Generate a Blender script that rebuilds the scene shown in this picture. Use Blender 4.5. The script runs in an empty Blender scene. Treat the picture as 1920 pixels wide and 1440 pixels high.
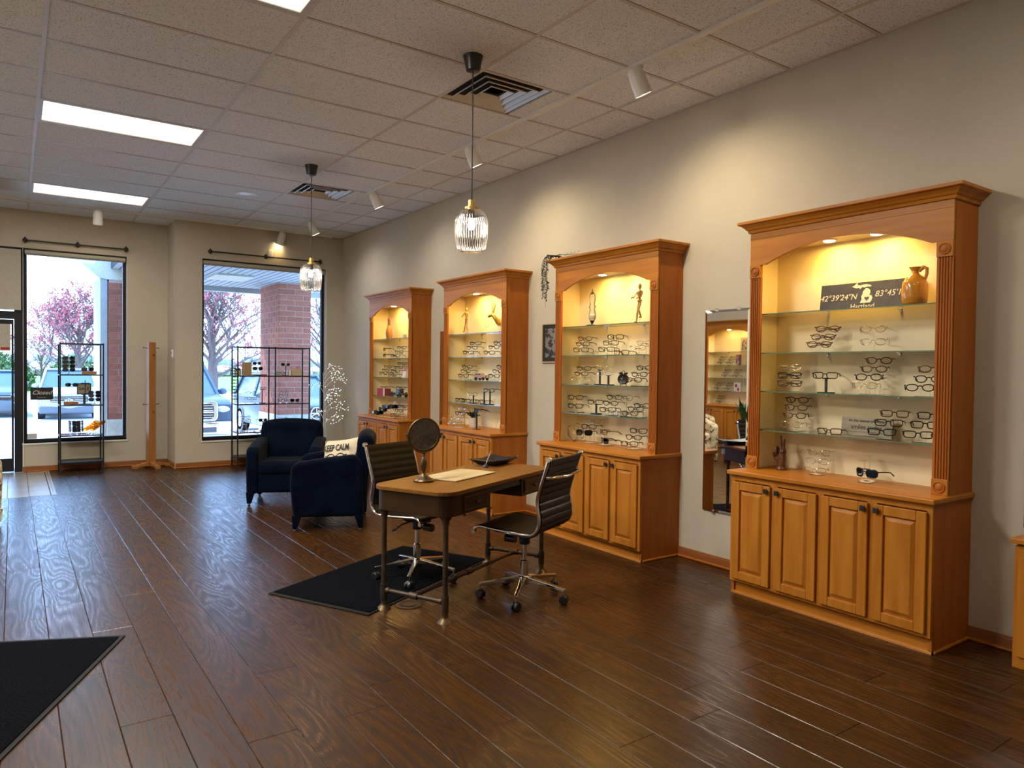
import bpy, bmesh, math, random
from mathutils import Vector, Matrix
PI = math.pi
S = bpy.context.scene
COL = S.collection
random.seed(7)
R_ = math.radians
H = 3.453                      # ceiling height
XW = 4.09                      # right wall
YB = 5.44                      # back wall with window 2
YR = 6.06                      # recessed back wall with window 1 and the door
XL = -3.15                     # left wall
YF = -7.6                      # wall behind the camera

# ------------------------------------------------------------------ camera
cam = bpy.data.cameras.new('camera'); cam.sensor_width = 36.0; cam.lens = 36.0 * 1340.2 / 1920.0
cam.clip_start = 0.02; cam.clip_end = 600
co = bpy.data.objects.new('camera', cam); COL.objects.link(co); S.camera = co
yaw, pitch, roll = 0.6093, -0.0207, 0.0115
f = Vector((math.sin(yaw) * math.cos(pitch), math.cos(yaw) * math.cos(pitch), math.sin(pitch)))
r = Vector((math.cos(yaw), -math.sin(yaw), 0)); u = r.cross(f)
r2 = math.cos(roll) * r + math.sin(roll) * u; u2 = -math.sin(roll) * r + math.cos(roll) * u
M = Matrix((r2, u2, -f)).transposed().to_4x4(); M.translation = Vector((-0.1607, -5.3341, 1.4340))
co.matrix_world = M
S.view_settings.view_transform = 'Standard'; S.view_settings.look = 'None'
S.view_settings.gamma = 1.0; S.view_settings.use_curve_mapping = False
S.view_settings.exposure = 1.0
S.cycles.max_bounces = 10; S.cycles.diffuse_bounces = 4; S.cycles.glossy_bounces = 5
S.cycles.transparent_max_bounces = 24; S.cycles.transmission_bounces = 8
S.cycles.caustics_reflective = False; S.cycles.caustics_refractive = False
S.cycles.sample_clamp_indirect = 6.0

# ------------------------------------------------------------------ sky and sun
w = bpy.data.worlds.new('sky'); S.world = w; w.use_nodes = True
nt = w.node_tree; bg = nt.nodes['Background']
tc = nt.nodes.new('ShaderNodeTexCoord'); sp = nt.nodes.new('ShaderNodeSeparateXYZ'); rp = nt.nodes.new('ShaderNodeValToRGB')
nt.links.new(tc.outputs['Generated'], sp.inputs[0]); nt.links.new(sp.outputs['Z'], rp.inputs[0]); nt.links.new(rp.outputs[0], bg.inputs[0])
rp.color_ramp.elements[0].position = 0.0; rp.color_ramp.elements[0].color = (0.36, 0.62, 1.0, 1)
rp.color_ramp.elements[1].position = 0.7; rp.color_ramp.elements[1].color = (0.26, 0.50, 1.0, 1)
bg.inputs[1].default_value = 4.1
def light(name, kind, loc, energy, color, target=None, **kw):
    l = bpy.data.lights.new(name, kind); l.energy = energy; l.color = color
    for k, v in kw.items(): setattr(l, k, v)
    o = bpy.data.objects.new(name, l); COL.objects.link(o); o.location = loc
    if target is not None: o.rotation_euler = (Vector(target) - Vector(loc)).to_track_quat('-Z', 'Y').to_euler()
    return o
light('sun', 'SUN', (0, 30, 30), 4.6, (1.0, 0.95, 0.86), target=(9, 12, 0), angle=R_(1.0))

# ------------------------------------------------------------------ materials
def nn(nt, t, **kw):
    n = nt.nodes.new(t)
    for k, v in kw.items(): setattr(n, k, v)
    return n
def base(name, col, rough=0.5, metal=0.0, spec=0.5, **kw):
    m = bpy.data.materials.new(name); m.use_nodes = True; b = m.node_tree.nodes['Principled BSDF']
    b.inputs['Base Color'].default_value = (*col, 1); b.inputs['Roughness'].default_value = rough
    b.inputs['Metallic'].default_value = metal; b.inputs['Specular IOR Level'].default_value = spec
    for k, v in kw.items(): b.inputs[k.replace('_', ' ')].default_value = v
    return m
def noisy(name, c1, c2, scale=8, rough=0.5, stretch=(1, 1, 1), bump=0.0, detail=4, metal=0.0, spec=0.5, lo=.35, hi=.65, rnd=0.0, coat=0.0, sheen=0.0, dist=0.002):
    m = base(name, c1, rough, metal, spec); nt = m.node_tree; b = nt.nodes['Principled BSDF']
    if coat: b.inputs['Coat Weight'].default_value = coat; b.inputs['Coat Roughness'].default_value = .15
    if sheen: b.inputs['Sheen Weight'].default_value = sheen; b.inputs['Sheen Roughness'].default_value = .4
    tc = nn(nt, 'ShaderNodeTexCoord'); mp = nn(nt, 'ShaderNodeMapping'); mp.inputs['Scale'].default_value = stretch
    oi = nn(nt, 'ShaderNodeObjectInfo'); vm = nn(nt, 'ShaderNodeVectorMath', operation='ADD'); vs = nn(nt, 'ShaderNodeVectorMath', operation='SCALE')
    vs.inputs[0].default_value = (37, 53, 71)
    nt.links.new(oi.outputs['Random'], vs.inputs['Scale']); nt.links.new(tc.outputs['Object'], vm.inputs[0]); nt.links.new(vs.outputs[0], vm.inputs[1])
    nt.links.new(vm.outputs[0], mp.inputs[0])
    n = nn(nt, 'ShaderNodeTexNoise'); n.inputs['Scale'].default_value = scale; n.inputs['Detail'].default_value = detail
    nt.links.new(mp.outputs[0], n.inputs['Vector'])
    r = nn(nt, 'ShaderNodeValToRGB'); r.color_ramp.elements[0].position = lo; r.color_ramp.elements[1].position = hi
    r.color_ramp.elements[0].color = (*c1, 1); r.color_ramp.elements[1].color = (*c2, 1)
    nt.links.new(n.outputs['Fac'], r.inputs[0]); out = r.outputs[0]
    if rnd:
        hs = nn(nt, 'ShaderNodeHueSaturation'); ma = nn(nt, 'ShaderNodeMapRange'); ma.inputs['To Min'].default_value = 1 - rnd; ma.inputs['To Max'].default_value = 1 + rnd
        nt.links.new(oi.outputs['Random'], ma.inputs[0]); nt.links.new(ma.outputs[0], hs.inputs['Value']); nt.links.new(out, hs.inputs['Color']); out = hs.outputs[0]
    nt.links.new(out, b.inputs['Base Color'])
    if bump:
        bp = nn(nt, 'ShaderNodeBump'); bp.inputs['Strength'].default_value = bump; bp.inputs['Distance'].default_value = dist
        nt.links.new(n.outputs['Fac'], bp.inputs['Height']); nt.links.new(bp.outputs[0], b.inputs['Normal'])
    return m
def emit(name, col, strength):
    m = base(name, col, .5); b = m.node_tree.nodes['Principled BSDF']
    b.inputs['Emission Color'].default_value = (*col, 1); b.inputs['Emission Strength'].default_value = strength
    return m
def thin_glass(name, tint, gloss=1.0, rough=0.0, ior=1.45, glosscol=(1, 1, 1)):
    m = bpy.data.materials.new(name); m.use_nodes = True; nt = m.node_tree; nt.nodes.clear()
    o = nn(nt, 'ShaderNodeOutputMaterial'); t = nn(nt, 'ShaderNodeBsdfTransparent'); g = nn(nt, 'ShaderNodeBsdfGlossy'); x = nn(nt, 'ShaderNodeMixShader')
    t.inputs[0].default_value = (*tint, 1); g.inputs['Roughness'].default_value = rough; g.inputs['Color'].default_value = (*glosscol, 1)
    fr = nn(nt, 'ShaderNodeFresnel'); fr.inputs[0].default_value = ior; mu = nn(nt, 'ShaderNodeMath', operation='MULTIPLY'); mu.inputs[1].default_value = gloss; mu.use_clamp = True
    nt.links.new(fr.outputs[0], mu.inputs[0]); nt.links.new(mu.outputs[0], x.inputs[0]); nt.links.new(t.outputs[0], x.inputs[1]); nt.links.new(g.outputs[0], x.inputs[2]); nt.links.new(x.outputs[0], o.inputs[0])
    return m
def plank_mat():
    m = base('floor_plank', (.1, .05, .02), .3, spec=.44); nt = m.node_tree; b = nt.nodes['Principled BSDF']; L = nt.links.new
    tc = nn(nt, 'ShaderNodeTexCoord'); oi = nn(nt, 'ShaderNodeObjectInfo')
    vs = nn(nt, 'ShaderNodeVectorMath', operation='SCALE'); vs.inputs[0].default_value = (91, 57, 13); L(oi.outputs['Random'], vs.inputs['Scale'])
    va = nn(nt, 'ShaderNodeVectorMath', operation='ADD'); L(tc.outputs['Object'], va.inputs[0]); L(vs.outputs[0], va.inputs[1])
    mp = nn(nt, 'ShaderNodeMapping'); mp.inputs['Scale'].default_value = (5.5, .75, 1); L(va.outputs[0], mp.inputs[0])
    n1 = nn(nt, 'ShaderNodeTexNoise'); n1.inputs['Scale'].default_value = 1.0; n1.inputs['Detail'].default_value = 1.2; n1.inputs['Distortion'].default_value = .3; L(mp.outputs[0], n1.inputs['Vector'])
    mu = nn(nt, 'ShaderNodeMath', operation='MULTIPLY'); mu.inputs[1].default_value = 17; L(n1.outputs['Fac'], mu.inputs[0])
    pp = nn(nt, 'ShaderNodeMath', operation='PINGPONG'); pp.inputs[1].default_value = .5; L(mu.outputs[0], pp.inputs[0])
    m2 = nn(nt, 'ShaderNodeMapping'); m2.inputs['Scale'].default_value = (150, 5, 1); L(va.outputs[0], m2.inputs[0])
    n2 = nn(nt, 'ShaderNodeTexNoise'); n2.inputs['Scale'].default_value = 1.0; n2.inputs['Detail'].default_value = 3; L(m2.outputs[0], n2.inputs['Vector'])
    ad = nn(nt, 'ShaderNodeMath', operation='MULTIPLY_ADD'); ad.inputs[1].default_value = .9; L(pp.outputs[0], ad.inputs[0]); L(n2.outputs['Fac'], ad.inputs[2])
    cr = nn(nt, 'ShaderNodeValToRGB'); e = cr.color_ramp.elements; e[0].position = .35; e[0].color = (.012, .0042, .0008, 1); e[1].position = .95; e[1].color = (.058, .022, .004, 1)
    L(ad.outputs[0], cr.inputs[0])
    hs = nn(nt, 'ShaderNodeHueSaturation'); ma = nn(nt, 'ShaderNodeMapRange'); ma.inputs['To Min'].default_value = .82; ma.inputs['To Max'].default_value = 1.2
    L(oi.outputs['Random'], ma.inputs[0]); L(ma.outputs[0], hs.inputs['Value']); L(cr.outputs[0], hs.inputs['Color']); L(hs.outputs[0], b.inputs['Base Color'])
    rr = nn(nt, 'ShaderNodeMapRange'); rr.inputs['From Min'].default_value = .3; rr.inputs['From Max'].default_value = 1; rr.inputs['To Min'].default_value = .42; rr.inputs['To Max'].default_value = .25
    L(ad.outputs[0], rr.inputs[0]); L(rr.outputs[0], b.inputs['Roughness'])
    bp = nn(nt, 'ShaderNodeBump'); bp.inputs['Strength'].default_value = .22; bp.inputs['Distance'].default_value = .0009; L(ad.outputs[0], bp.inputs['Height']); L(bp.outputs[0], b.inputs['Normal'])
    return m
def ceiling_mat():
    m = base('acoustic_tile', (.6, .56, .5), .95, spec=.1); nt = m.node_tree; b = nt.nodes['Principled BSDF']; L = nt.links.new
    tc = nn(nt, 'ShaderNodeTexCoord'); oi = nn(nt, 'ShaderNodeObjectInfo'); vs = nn(nt, 'ShaderNodeVectorMath', operation='SCALE'); vs.inputs[0].default_value = (31, 57, 0); L(oi.outputs['Random'], vs.inputs['Scale'])
    va = nn(nt, 'ShaderNodeVectorMath', operation='ADD'); L(tc.outputs['Object'], va.inputs[0]); L(vs.outputs[0], va.inputs[1])
    n = nn(nt, 'ShaderNodeTexNoise'); n.inputs['Scale'].default_value = 130; n.inputs['Detail'].default_value = 2; L(va.outputs[0], n.inputs['Vector'])
    cr = nn(nt, 'ShaderNodeValToRGB'); e = cr.color_ramp.elements; e[0].position = .32; e[0].color = (.30, .28, .25, 1); e[1].position = .41; e[1].color = (.84, .88, .89, 1); L(n.outputs['Fac'], cr.inputs[0]); L(cr.outputs[0], b.inputs['Base Color'])
    bp = nn(nt, 'ShaderNodeBump'); bp.inputs['Strength'].default_value = .4; bp.inputs['Distance'].default_value = .002; L(cr.outputs[0], bp.inputs['Height']); L(bp.outputs[0], b.inputs['Normal'])
    return m
def floral_mat():
    m = base('floral_fabric', (.7, .6, .42), .85); nt = m.node_tree; b = nt.nodes['Principled BSDF']; L = nt.links.new
    tc = nn(nt, 'ShaderNodeTexCoord'); n = nn(nt, 'ShaderNodeTexNoise'); n.inputs['Scale'].default_value = 9; n.inputs['Detail'].default_value = 1; n.inputs['Distortion'].default_value = 1.8; L(tc.outputs['Object'], n.inputs['Vector'])
    cr = nn(nt, 'ShaderNodeValToRGB'); cr.color_ramp.interpolation = 'CONSTANT'; e = cr.color_ramp.elements; e[0].position = 0; e[0].color = (.10, .09, .05, 1); e[1].position = .40; e[1].color = (.68, .58, .40, 1)
    x = e.new(.56); x.color = (.30, .20, .07, 1); x = e.new(.60); x.color = (.68, .58, .40, 1); x = e.new(.67); x.color = (.33, .06, .035, 1)
    L(n.outputs['Fac'], cr.inputs[0]); L(cr.outputs[0], b.inputs['Base Color']); return m
def art_mat(name, c1, c2, scale=6):
    return noisy(name, c1, c2, scale, .4, lo=.47, hi=.53, detail=2)

MT = dict(
 wall=noisy('wall_paint', (.52, .475, .385), (.55, .50, .405), 3, .7, spec=.25),
 ceil=ceiling_mat(), tee=base('ceiling_tee', (.62, .58, .52), .55),
 plank=plank_mat(), grout=base('joint_dark', (.04, .03, .025), .6),
 entry=noisy('entry_tile', (.30, .29, .26), (.42, .40, .36), 12, .3, rnd=.1),
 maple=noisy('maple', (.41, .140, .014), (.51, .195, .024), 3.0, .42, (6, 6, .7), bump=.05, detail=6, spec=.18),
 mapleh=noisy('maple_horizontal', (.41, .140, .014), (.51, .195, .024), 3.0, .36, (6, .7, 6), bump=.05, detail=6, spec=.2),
 mdark=noisy('maple_side', (.36, .105, .012), (.43, .135, .018), 3.0, .48, (6, 6, .7), detail=6, spec=.22),  # darker maple copy; shade on the cabinet sides is put into its colour
 liner=noisy('maple_liner', (.86, .74, .47), (.88, .77, .50), 2.5, .45, (3, 3, .5)),
 baseb=noisy('oak_baseboard', (.24, .075, .018), (.31, .105, .026), 4, .45, (.6, .6, 6)),
 black=base('black_metal', (.012, .012, .014), .4), blackp=base('black_plastic', (.010, .010, .012), .35),
 blackf=base('black_frame', (.010, .010, .014), .5, spec=.3),
 chrome=base('chrome', (.72, .70, .68), .12, 1.0), steel=base('brushed_steel', (.5, .5, .5), .3, 1.0),
 brass=base('brass', (.60, .40, .14), .25, 1.0), bronze=base('antique_bronze', (.13, .09, .05), .38, 1.0), pipe=noisy('gunmetal_pipe', (.055, .042, .032), (.10, .075, .055), 20, .45, metal=.8),
 white=base('white_paint', (.72, .70, .66), .45), whitem=base('white_enamel', (.78, .76, .72), .3),
 silver=base('silver_metal', (.6, .6, .6), .25, 1.0), gold=base('gold_metal', (.62, .45, .2), .25, 1.0),
 leather=noisy('dark_leather', (.010, .0065, .003), (.017, .011, .005), 60, .45, bump=.15, spec=.16),
 navy=noisy('navy_slipcover', (.001, .0025, .008), (.002, .005, .014), 5, .75, bump=.5, detail=5, sheen=.05, dist=.03, spec=.03),
 rug=noisy('charcoal_mat', (.001, .0012, .002), (.006, .0065, .009), 110, .95, bump=.8, spec=.02, dist=.006), rugedge=base('mat_rubber', (.006, .0055, .005), .6, spec=.2),
 canvas=noisy('cream_canvas', (.62, .52, .36), (.68, .58, .42), 40, .85, bump=.2), ink=base('black_ink', (.01, .01, .01), .6),
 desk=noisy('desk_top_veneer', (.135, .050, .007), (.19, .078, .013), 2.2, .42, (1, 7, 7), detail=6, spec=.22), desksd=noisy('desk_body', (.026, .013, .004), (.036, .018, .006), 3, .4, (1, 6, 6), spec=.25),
 acry=thin_glass('acrylic', (.93, .94, .93), 2.2, .02), clear=thin_glass('clear_lens', (.96, .965, .965), .35, 0),
 shelf=thin_glass('glass_shelf', (.965, .98, .97), .9, 0), shelfe=base('glass_edge', (.10, .19, .12), .15),
 pane=thin_glass('window_glass', (.97, .985, 1.0), .9, 0), smoke=thin_glass('smoked_glass', (.43, .42, .41), 1.6, .12),
 dark=thin_glass('dark_lens', (.10, .09, .09), 1.5, .02), bluel=thin_glass('blue_mirror_lens', (.02, .05, .16), 6.0, .05, glosscol=(.2, .45, 1)), amber=thin_glass('amber_lens', (.9, .5, .1), 1.5, .02),
 mirror=base('mirror_silver', (.88, .89, .88), .015, 1.0),
 fbrown=base('frame_brown', (.10, .035, .012), .3), fblack=base('frame_black', (.008, .008, .009), .3), fclear=base('frame_crystal', (.62, .60, .55), .15, Transmission_Weight=.6),
 fwhite=base('frame_white', (.75, .75, .75), .3), fred=base('frame_red', (.45, .03, .02), .3), famber=base('frame_amber', (.75, .30, .03), .3), fblue=base('frame_blue', (.02, .05, .20), .3),
 wood=noisy('light_wood', (.44, .24, .055), (.52, .30, .08), 6, .5, (1, 1, 4)), woodd=noisy('carved_dark_wood', (.085, .028, .010), (.12, .042, .016), 12, .35, (1, 1, 3), coat=.2),
 rackw=noisy('coat_tree_wood', (.34, .13, .03), (.42, .17, .045), 4, .4, (5, 5, .8)), goldp=base('gold_paint', (.62, .38, .08), .32, .85), glaze=noisy('amber_glaze', (.50, .20, .015), (.66, .30, .03), 7, .12, coat=.6),
 signb=noisy('black_board', (.016, .013, .008), (.035, .028, .018), 4, .5, (.5, 5, 5)), signw=base('sign_white', (.75, .68, .55), .6), signg=noisy('grey_wash_board', (.28, .24, .17), (.36, .31, .22), 5, .6, (.5, 1, 8)),
 leaf=noisy('leaf_green', (.016, .05, .018), (.04, .11, .035), 30, .5), leafd=noisy('leaf_dark', (.010, .022, .012), (.02, .042, .022), 30, .5), potw=base('white_pot', (.72, .68, .60), .4), potb=base('black_pot', (.015, .012, .010), .3),
 pink=base('toy_pink', (.42, .27, .25), .4), gunm=base('model_car_pewter', (.12, .12, .11), .3, .7), redp=base('red_card', (.42, .015, .02), .3), cardw=base('white_card', (.72, .70, .68), .5), kraft=noisy('kraft_board', (.40, .27, .13), (.46, .32, .16), 10, .8),
 troff=emit('troffer_diffuser', (1.0, .90, .74), .62), puck=emit('puck_lamp', (1.0, .86, .55), 9.0), bulb=emit('bulb', (1.0, .82, .60), 230.0), head=emit('track_bulb', (1.0, .84, .6), 9.0), led=emit('led_bud', (.9, .93, 1.0), 1.6),
 blind=noisy('roller_blind', (.46, .43, .36), (.50, .47, .40), 30, .9),
 concrete=noisy('pale_concrete', (.60, .62, .64), (.68, .70, .72), 2, .9), walk=noisy('sidewalk', (.5, .5, .5), (.58, .58, .57), 4, .9), lawn=noisy('lawn_green', (.09, .21, .02), (.14, .28, .035), 3, .95, bump=.3),
 brick=noisy('red_brick', (.27, .085, .05), (.33, .11, .07), 18, .9, rnd=.14, bump=.2), mortar=base('mortar', (.46, .36, .31), .95), stone=noisy('split_stone', (.40, .37, .31), (.50, .46, .39), 14, .9, bump=.6),
 stucco=noisy('cream_stucco', (.55, .52, .42), (.62, .59, .48), 20, .9, bump=.3), soffit=noisy('soffit_white', (.34, .36, .36), (.38, .40, .40), 6, .7), soffd=base('soffit_dark_gap', (.03, .04, .05), .8),
 bark=noisy('grey_bark', (.10, .07, .06), (.15, .11, .095), 8, .95, (4, 4, 1)), bud=base('red_bud', (.42, .10, .12), .8), bush=noisy('bush_leaf', (.05, .12, .025), (.11, .20, .06), 5, .8), hill=noisy('far_trees', (.16, .20, .20), (.24, .28, .27), .8, 1.0), shrubd=noisy('bare_shrub', (.28, .25, .19), (.36, .34, .24), 3, 1.0),  # far_trees: distance haze is put into the blue-grey colour
 carw=base('silver_paint', (.36, .38, .40), .3, .2), carb=base('blue_grey_paint', (.05, .09, .14), .3, .2), cargr=base('grey_paint', (.10, .14, .15), .3, .2), carred=base('red_paint', (.35, .02, .03), .3, Coat_Weight=.5), tyre=base('tyre', (.015, .015, .017), .8),
 carglass=base('car_glass', (.05, .10, .15), .06, 0, 1.0), lamp=base('lamp_glass', (.6, .62, .62), .1), cladding=base('grey_cladding', (.09, .10, .11), .5), taill=base('tail_lamp', (.6, .01, .03), .2),
 floral=floral_mat(), photo=art_mat('photo_print', (.015, .012, .01), (.20, .18, .16), 16), portrait=art_mat('portrait_print', (.20, .05, .07), (.55, .36, .30), 8), sketch=art_mat('sketch_print', (.52, .40, .20), (.10, .09, .08), 18), tan=base('tan_frame', (.50, .38, .22), .5), greyp=noisy('grey_lacquer', (.25, .28, .31), (.28, .31, .34), 3, .2),
 paper=noisy('desk_board', (.36, .27, .15), (.52, .41, .24), 3, .45, (1, 3, 1)), sand=base('white_sand', (.7, .66, .6), .9), grille=base('aluminium', (.66, .64, .60), .38, .25), dim=base('dark_void', (.02, .02, .02), .9))

# ------------------------------------------------------------------ mesh helpers
class MB:
    def __init__(s): s.v = []; s.f = []
    def add(s, vs, fs):
        o = len(s.v); s.v += [tuple(p) for p in vs]; s.f += [tuple(i + o for i in q) for q in fs]; return s
    def box(s, x0, x1, y0, y1, z0, z1):
        return s.add([(x0, y0, z0), (x1, y0, z0), (x1, y1, z0), (x0, y1, z0), (x0, y0, z1), (x1, y0, z1), (x1, y1, z1), (x0, y1, z1)],
                     [(0, 3, 2, 1), (4, 5, 6, 7), (0, 1, 5, 4), (1, 2, 6, 5), (2, 3, 7, 6), (3, 0, 4, 7)])
    def bar(s, a, b, w, h, up=(0, 0, 1)):
        a = Vector(a); b = Vector(b); d = (b - a).normalized(); sx = d.cross(Vector(up))
        if sx.length < 1e-4: sx = d.cross(Vector((1, 0, 0)))
        sx.normalize(); sz = sx.cross(d); V = []
        for p in (a, b):
            for i, j in ((-1, -1), (1, -1), (1, 1), (-1, 1)): V.append(p + sx * (i * w / 2) + sz * (j * h / 2))
        return s.add(V, [(0, 1, 2, 3), (7, 6, 5, 4), (0, 4, 5, 1), (1, 5, 6, 2), (2, 6, 7, 3), (3, 7, 4, 0)])
    def tube(s, pts, r, n=8, closed=False, caps=True):
        P = [Vector(p) for p in pts]; m = len(P); R = r if isinstance(r, (list, tuple)) else [r] * m; V = []; F = []; prev = None
        for i in range(m):
            if closed: d = P[(i + 1) % m] - P[i - 1]
            else: d = P[min(i + 1, m - 1)] - P[max(i - 1, 0)]
            if d.length < 1e-9: d = Vector((0, 0, 1))
            d.normalize()
            if prev is None:
                a = d.cross(Vector((0, 0, 1)))
                if a.length < .1: a = d.cross(Vector((1, 0, 0)))
            else: a = prev - d * prev.dot(d)
            a.normalize(); prev = a; b = d.cross(a)
            for k in range(n):
                t = 2 * PI * k / n; V.append(P[i] + (a * math.cos(t) + b * math.sin(t)) * R[i])
        for i in range(m if closed else m - 1):
            j = (i + 1) % m
            for k in range(n): F.append((i * n + k, i * n + (k + 1) % n, j * n + (k + 1) % n, j * n + k))
        if caps and not closed: F.append(tuple(range(n))[::-1]); F.append(tuple((m - 1) * n + k for k in range(n)))
        return s.add(V, F)
    def lathe(s, prof, c=(0, 0, 0), n=20, ax='z', rib=0, ribd=0):
        V = []; F = []; m = len(prof)
        for (r, z) in prof:
            for k in range(n):
                t = 2 * PI * k / n; q = r * (1 + (ribd * math.cos(t * rib) if rib else 0)); a, b = q * math.cos(t), q * math.sin(t)
                p = {'z': (a, b, z), 'x': (z, a, b), 'y': (b, z, a)}[ax]; V.append((c[0] + p[0], c[1] + p[1], c[2] + p[2]))
        for i in range(m - 1):
            for k in range(n): F.append((i * n + k, i * n + (k + 1) % n, (i + 1) * n + (k + 1) % n, (i + 1) * n + k))
        if prof[0][0] > 1e-6: F.append(tuple(range(n))[::-1])
        if prof[-1][0] > 1e-6: F.append(tuple((m - 1) * n + k for k in range(n)))
        return s.add(V, F)
    def prism(s, poly, ax, a, b):
        n = len(poly); V = []
        for t in (a, b):
            for (p, q) in poly: V.append({'x': (t, p, q), 'y': (p, t, q), 'z': (p, q, t)}[ax])
        return s.add(V, [tuple(range(n))[::-1], tuple(range(n, 2 * n))] + [(i, (i + 1) % n, n + (i + 1) % n, n + i) for i in range(n)])
    def ball(s, c, r, n=10, m=7):
        rx, ry, rz = r if isinstance(r, (list, tuple)) else (r, r, r); V = []; F = []
        for i in range(m + 1):
            ph = PI * i / m
            for k in range(n): t = 2 * PI * k / n; V.append((c[0] + rx * math.sin(ph) * math.cos(t), c[1] + ry * math.sin(ph) * math.sin(t), c[2] - rz * math.cos(ph)))
        for i in range(m):
            for k in range(n): F.append((i * n + k, i * n + (k + 1) % n, (i + 1) * n + (k + 1) % n, (i + 1) * n + k))
        return s.add(V, F)
    def loft(s, rings, caps=True):
        n = len(rings[0]); V = [p for q in rings for p in q]; F = []
        for i in range(len(rings) - 1):
            for k in range(n): F.append((i * n + k, i * n + (k + 1) % n, (i + 1) * n + (k + 1) % n, (i + 1) * n + k))
        if caps: F.append(tuple(range(n))[::-1]); F.append(tuple((len(rings) - 1) * n + k for k in range(n)))
        return s.add(V, F)
    def xf(s, m):
        s.v = [tuple(m @ Vector(p)) for p in s.v]; return s
    def build(s, name, mat, parent=None, smooth=False, bevel=0, seg=2, sub=0, kind=None, label=None, loc=None, rz=0):
        me = bpy.data.meshes.new(name); me.from_pydata(s.v, [], s.f)
        bm = bmesh.new(); bm.from_mesh(me); bmesh.ops.remove_doubles(bm, verts=bm.verts, dist=1e-6) if smooth else None
        bmesh.ops.recalc_face_normals(bm, faces=bm.faces); bm.to_mesh(me); bm.free()
        for m in (mat if isinstance(mat, (list, tuple)) else [mat]): me.materials.append(m)
        if smooth: me.polygons.foreach_set('use_smooth', [True] * len(me.polygons))
        o = bpy.data.objects.new(name, me); COL.objects.link(o)
        if smooth and not sub:
            me.set_sharp_from_angle(angle=R_(48))
        if bevel:
            b = o.modifiers.new('bevel', 'BEVEL'); b.width = bevel; b.segments = seg; b.limit_method = 'ANGLE'; b.angle_limit = R_(35)
        if sub:
            b = o.modifiers.new('sub', 'SUBSURF'); b.levels = sub; b.render_levels = sub
        if parent: o.parent = parent
        if kind: o['kind'] = kind
        if label: o['label'] = label
        if loc: o.location = loc
        if rz: o.rotation_euler = (0, 0, rz)
        return o
def T(name, label, cat, loc=(0, 0, 0), rz=0, group=None):
    o = bpy.data.objects.new(name, None); COL.objects.link(o); o.empty_display_size = .05
    o.location = loc; o.rotation_euler = (0, 0, rz); return tag(o, label, cat, group)
def tag(o, label, cat, group=None):
    o['label'] = label; o['category'] = cat
    if group: o['group'] = group
    return o
def ST(name, mb, mat, parent=None, **kw):
    return mb.build(name, mat, parent, kind='structure', **kw)
def rootstruct(name):
    o = bpy.data.objects.new(name, None); COL.objects.link(o); o['kind'] = 'structure'; return o
KIDS = {}
def kids(o): return KIDS[o.name] if o.name in KIDS else [c for c in COL.objects if c.parent == o]
def dup(o, parent=None, table=None):
    c = o.copy(); COL.objects.link(c); c.parent = parent
    for ch in (table or {}).get(o, []): dup(ch, c, table)
    return c
def tree_of(o):
    t = {}
    for x in COL.objects:
        if x.parent: t.setdefault(x.parent, []).append(x)
    return t
def text(name, body, size, mat, parent, loc, rot, extrude=.0008, shear=0, align='CENTER', sx=1, bold=0):
    c = bpy.data.curves.new(name, 'FONT'); c.body = body; c.size = size; c.extrude = extrude; c.shear = shear; c.align_x = align; c.align_y = 'CENTER'; c.offset = bold
    c.resolution_u = 4; tmp = bpy.data.objects.new(name + '_curve', c); COL.objects.link(tmp); bpy.context.view_layer.update()
    me = bpy.data.meshes.new_from_object(tmp.evaluated_get(bpy.context.evaluated_depsgraph_get())); bpy.data.objects.remove(tmp); bpy.data.curves.remove(c)
    me.materials.clear(); me.materials.append(mat)
    o = bpy.data.objects.new(name, me); COL.objects.link(o); o.parent = parent; o.location = loc; o.rotation_euler = rot; o.scale = (sx, 1, 1)
    return o

# ================================================================== the room shell
# floor: slab with planks (pitch 0.193 m along y) and the entry tiles
fl = MB().box(XL, XW + .15, YF, YR + .05, -.12, -.012).build('floor', MT['grout'], kind='structure')
PW, PL = .193, 1.21
def plankmb(w_, l_, x=0, y=0, m=None, c=.0022, g=.0016):
    return (m or MB()).add([(x + a, y + b, z) for z, e in ((-.013, 0), (-.002, 0), (0, c)) for a, b in ((e, e), (w_ - g - e, e), (w_ - g - e, l_ - g - e), (e, l_ - g - e))],
        [(0, 1, 5, 4), (1, 2, 6, 5), (2, 3, 7, 6), (3, 0, 4, 7), (4, 5, 9, 8), (5, 6, 10, 9), (6, 7, 11, 10), (7, 4, 8, 11), (8, 9, 10, 11)])
pk = plankmb(PW, PL).build('plank', MT['plank'], fl); first = True
cols = []
i0 = int(math.floor((XL + .01) / PW)) - 1
rest = MB(); near = []
for i in range(i0, 24):
    x = -.01 + i * PW
    if x + PW < XL or x > XW: continue
    off = (i * .47 + .13 * (i % 3)) % 1.21
    y = YF - PL + off
    while y < YR:
        y0 = max(y, YF); y1 = min(y + PL, YR - .01)
        if y1 - y0 > .02:
            ylim = 3.92 if x < .18 and x + PW > -1.6 else YR
            if y0 < ylim:
                y1 = min(y1, ylim)
                near.append((x, y0, min(x + PW, XW) - x, y1 - y0))
        y += PL
def infront(q):
    x, y = q[0] + q[2] / 2, q[1] + q[3] / 2; d = Vector((x + .16, y + 5.33, -1.43)); z = d.dot(f)
    return z > .5 and abs(d.dot(r2) / z) < .85 and abs(d.dot(u2) / z) < .62
near.sort(key=lambda q: (not infront(q), (q[0] + .16) ** 2 + (q[1] + 5.3) ** 2))
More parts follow.
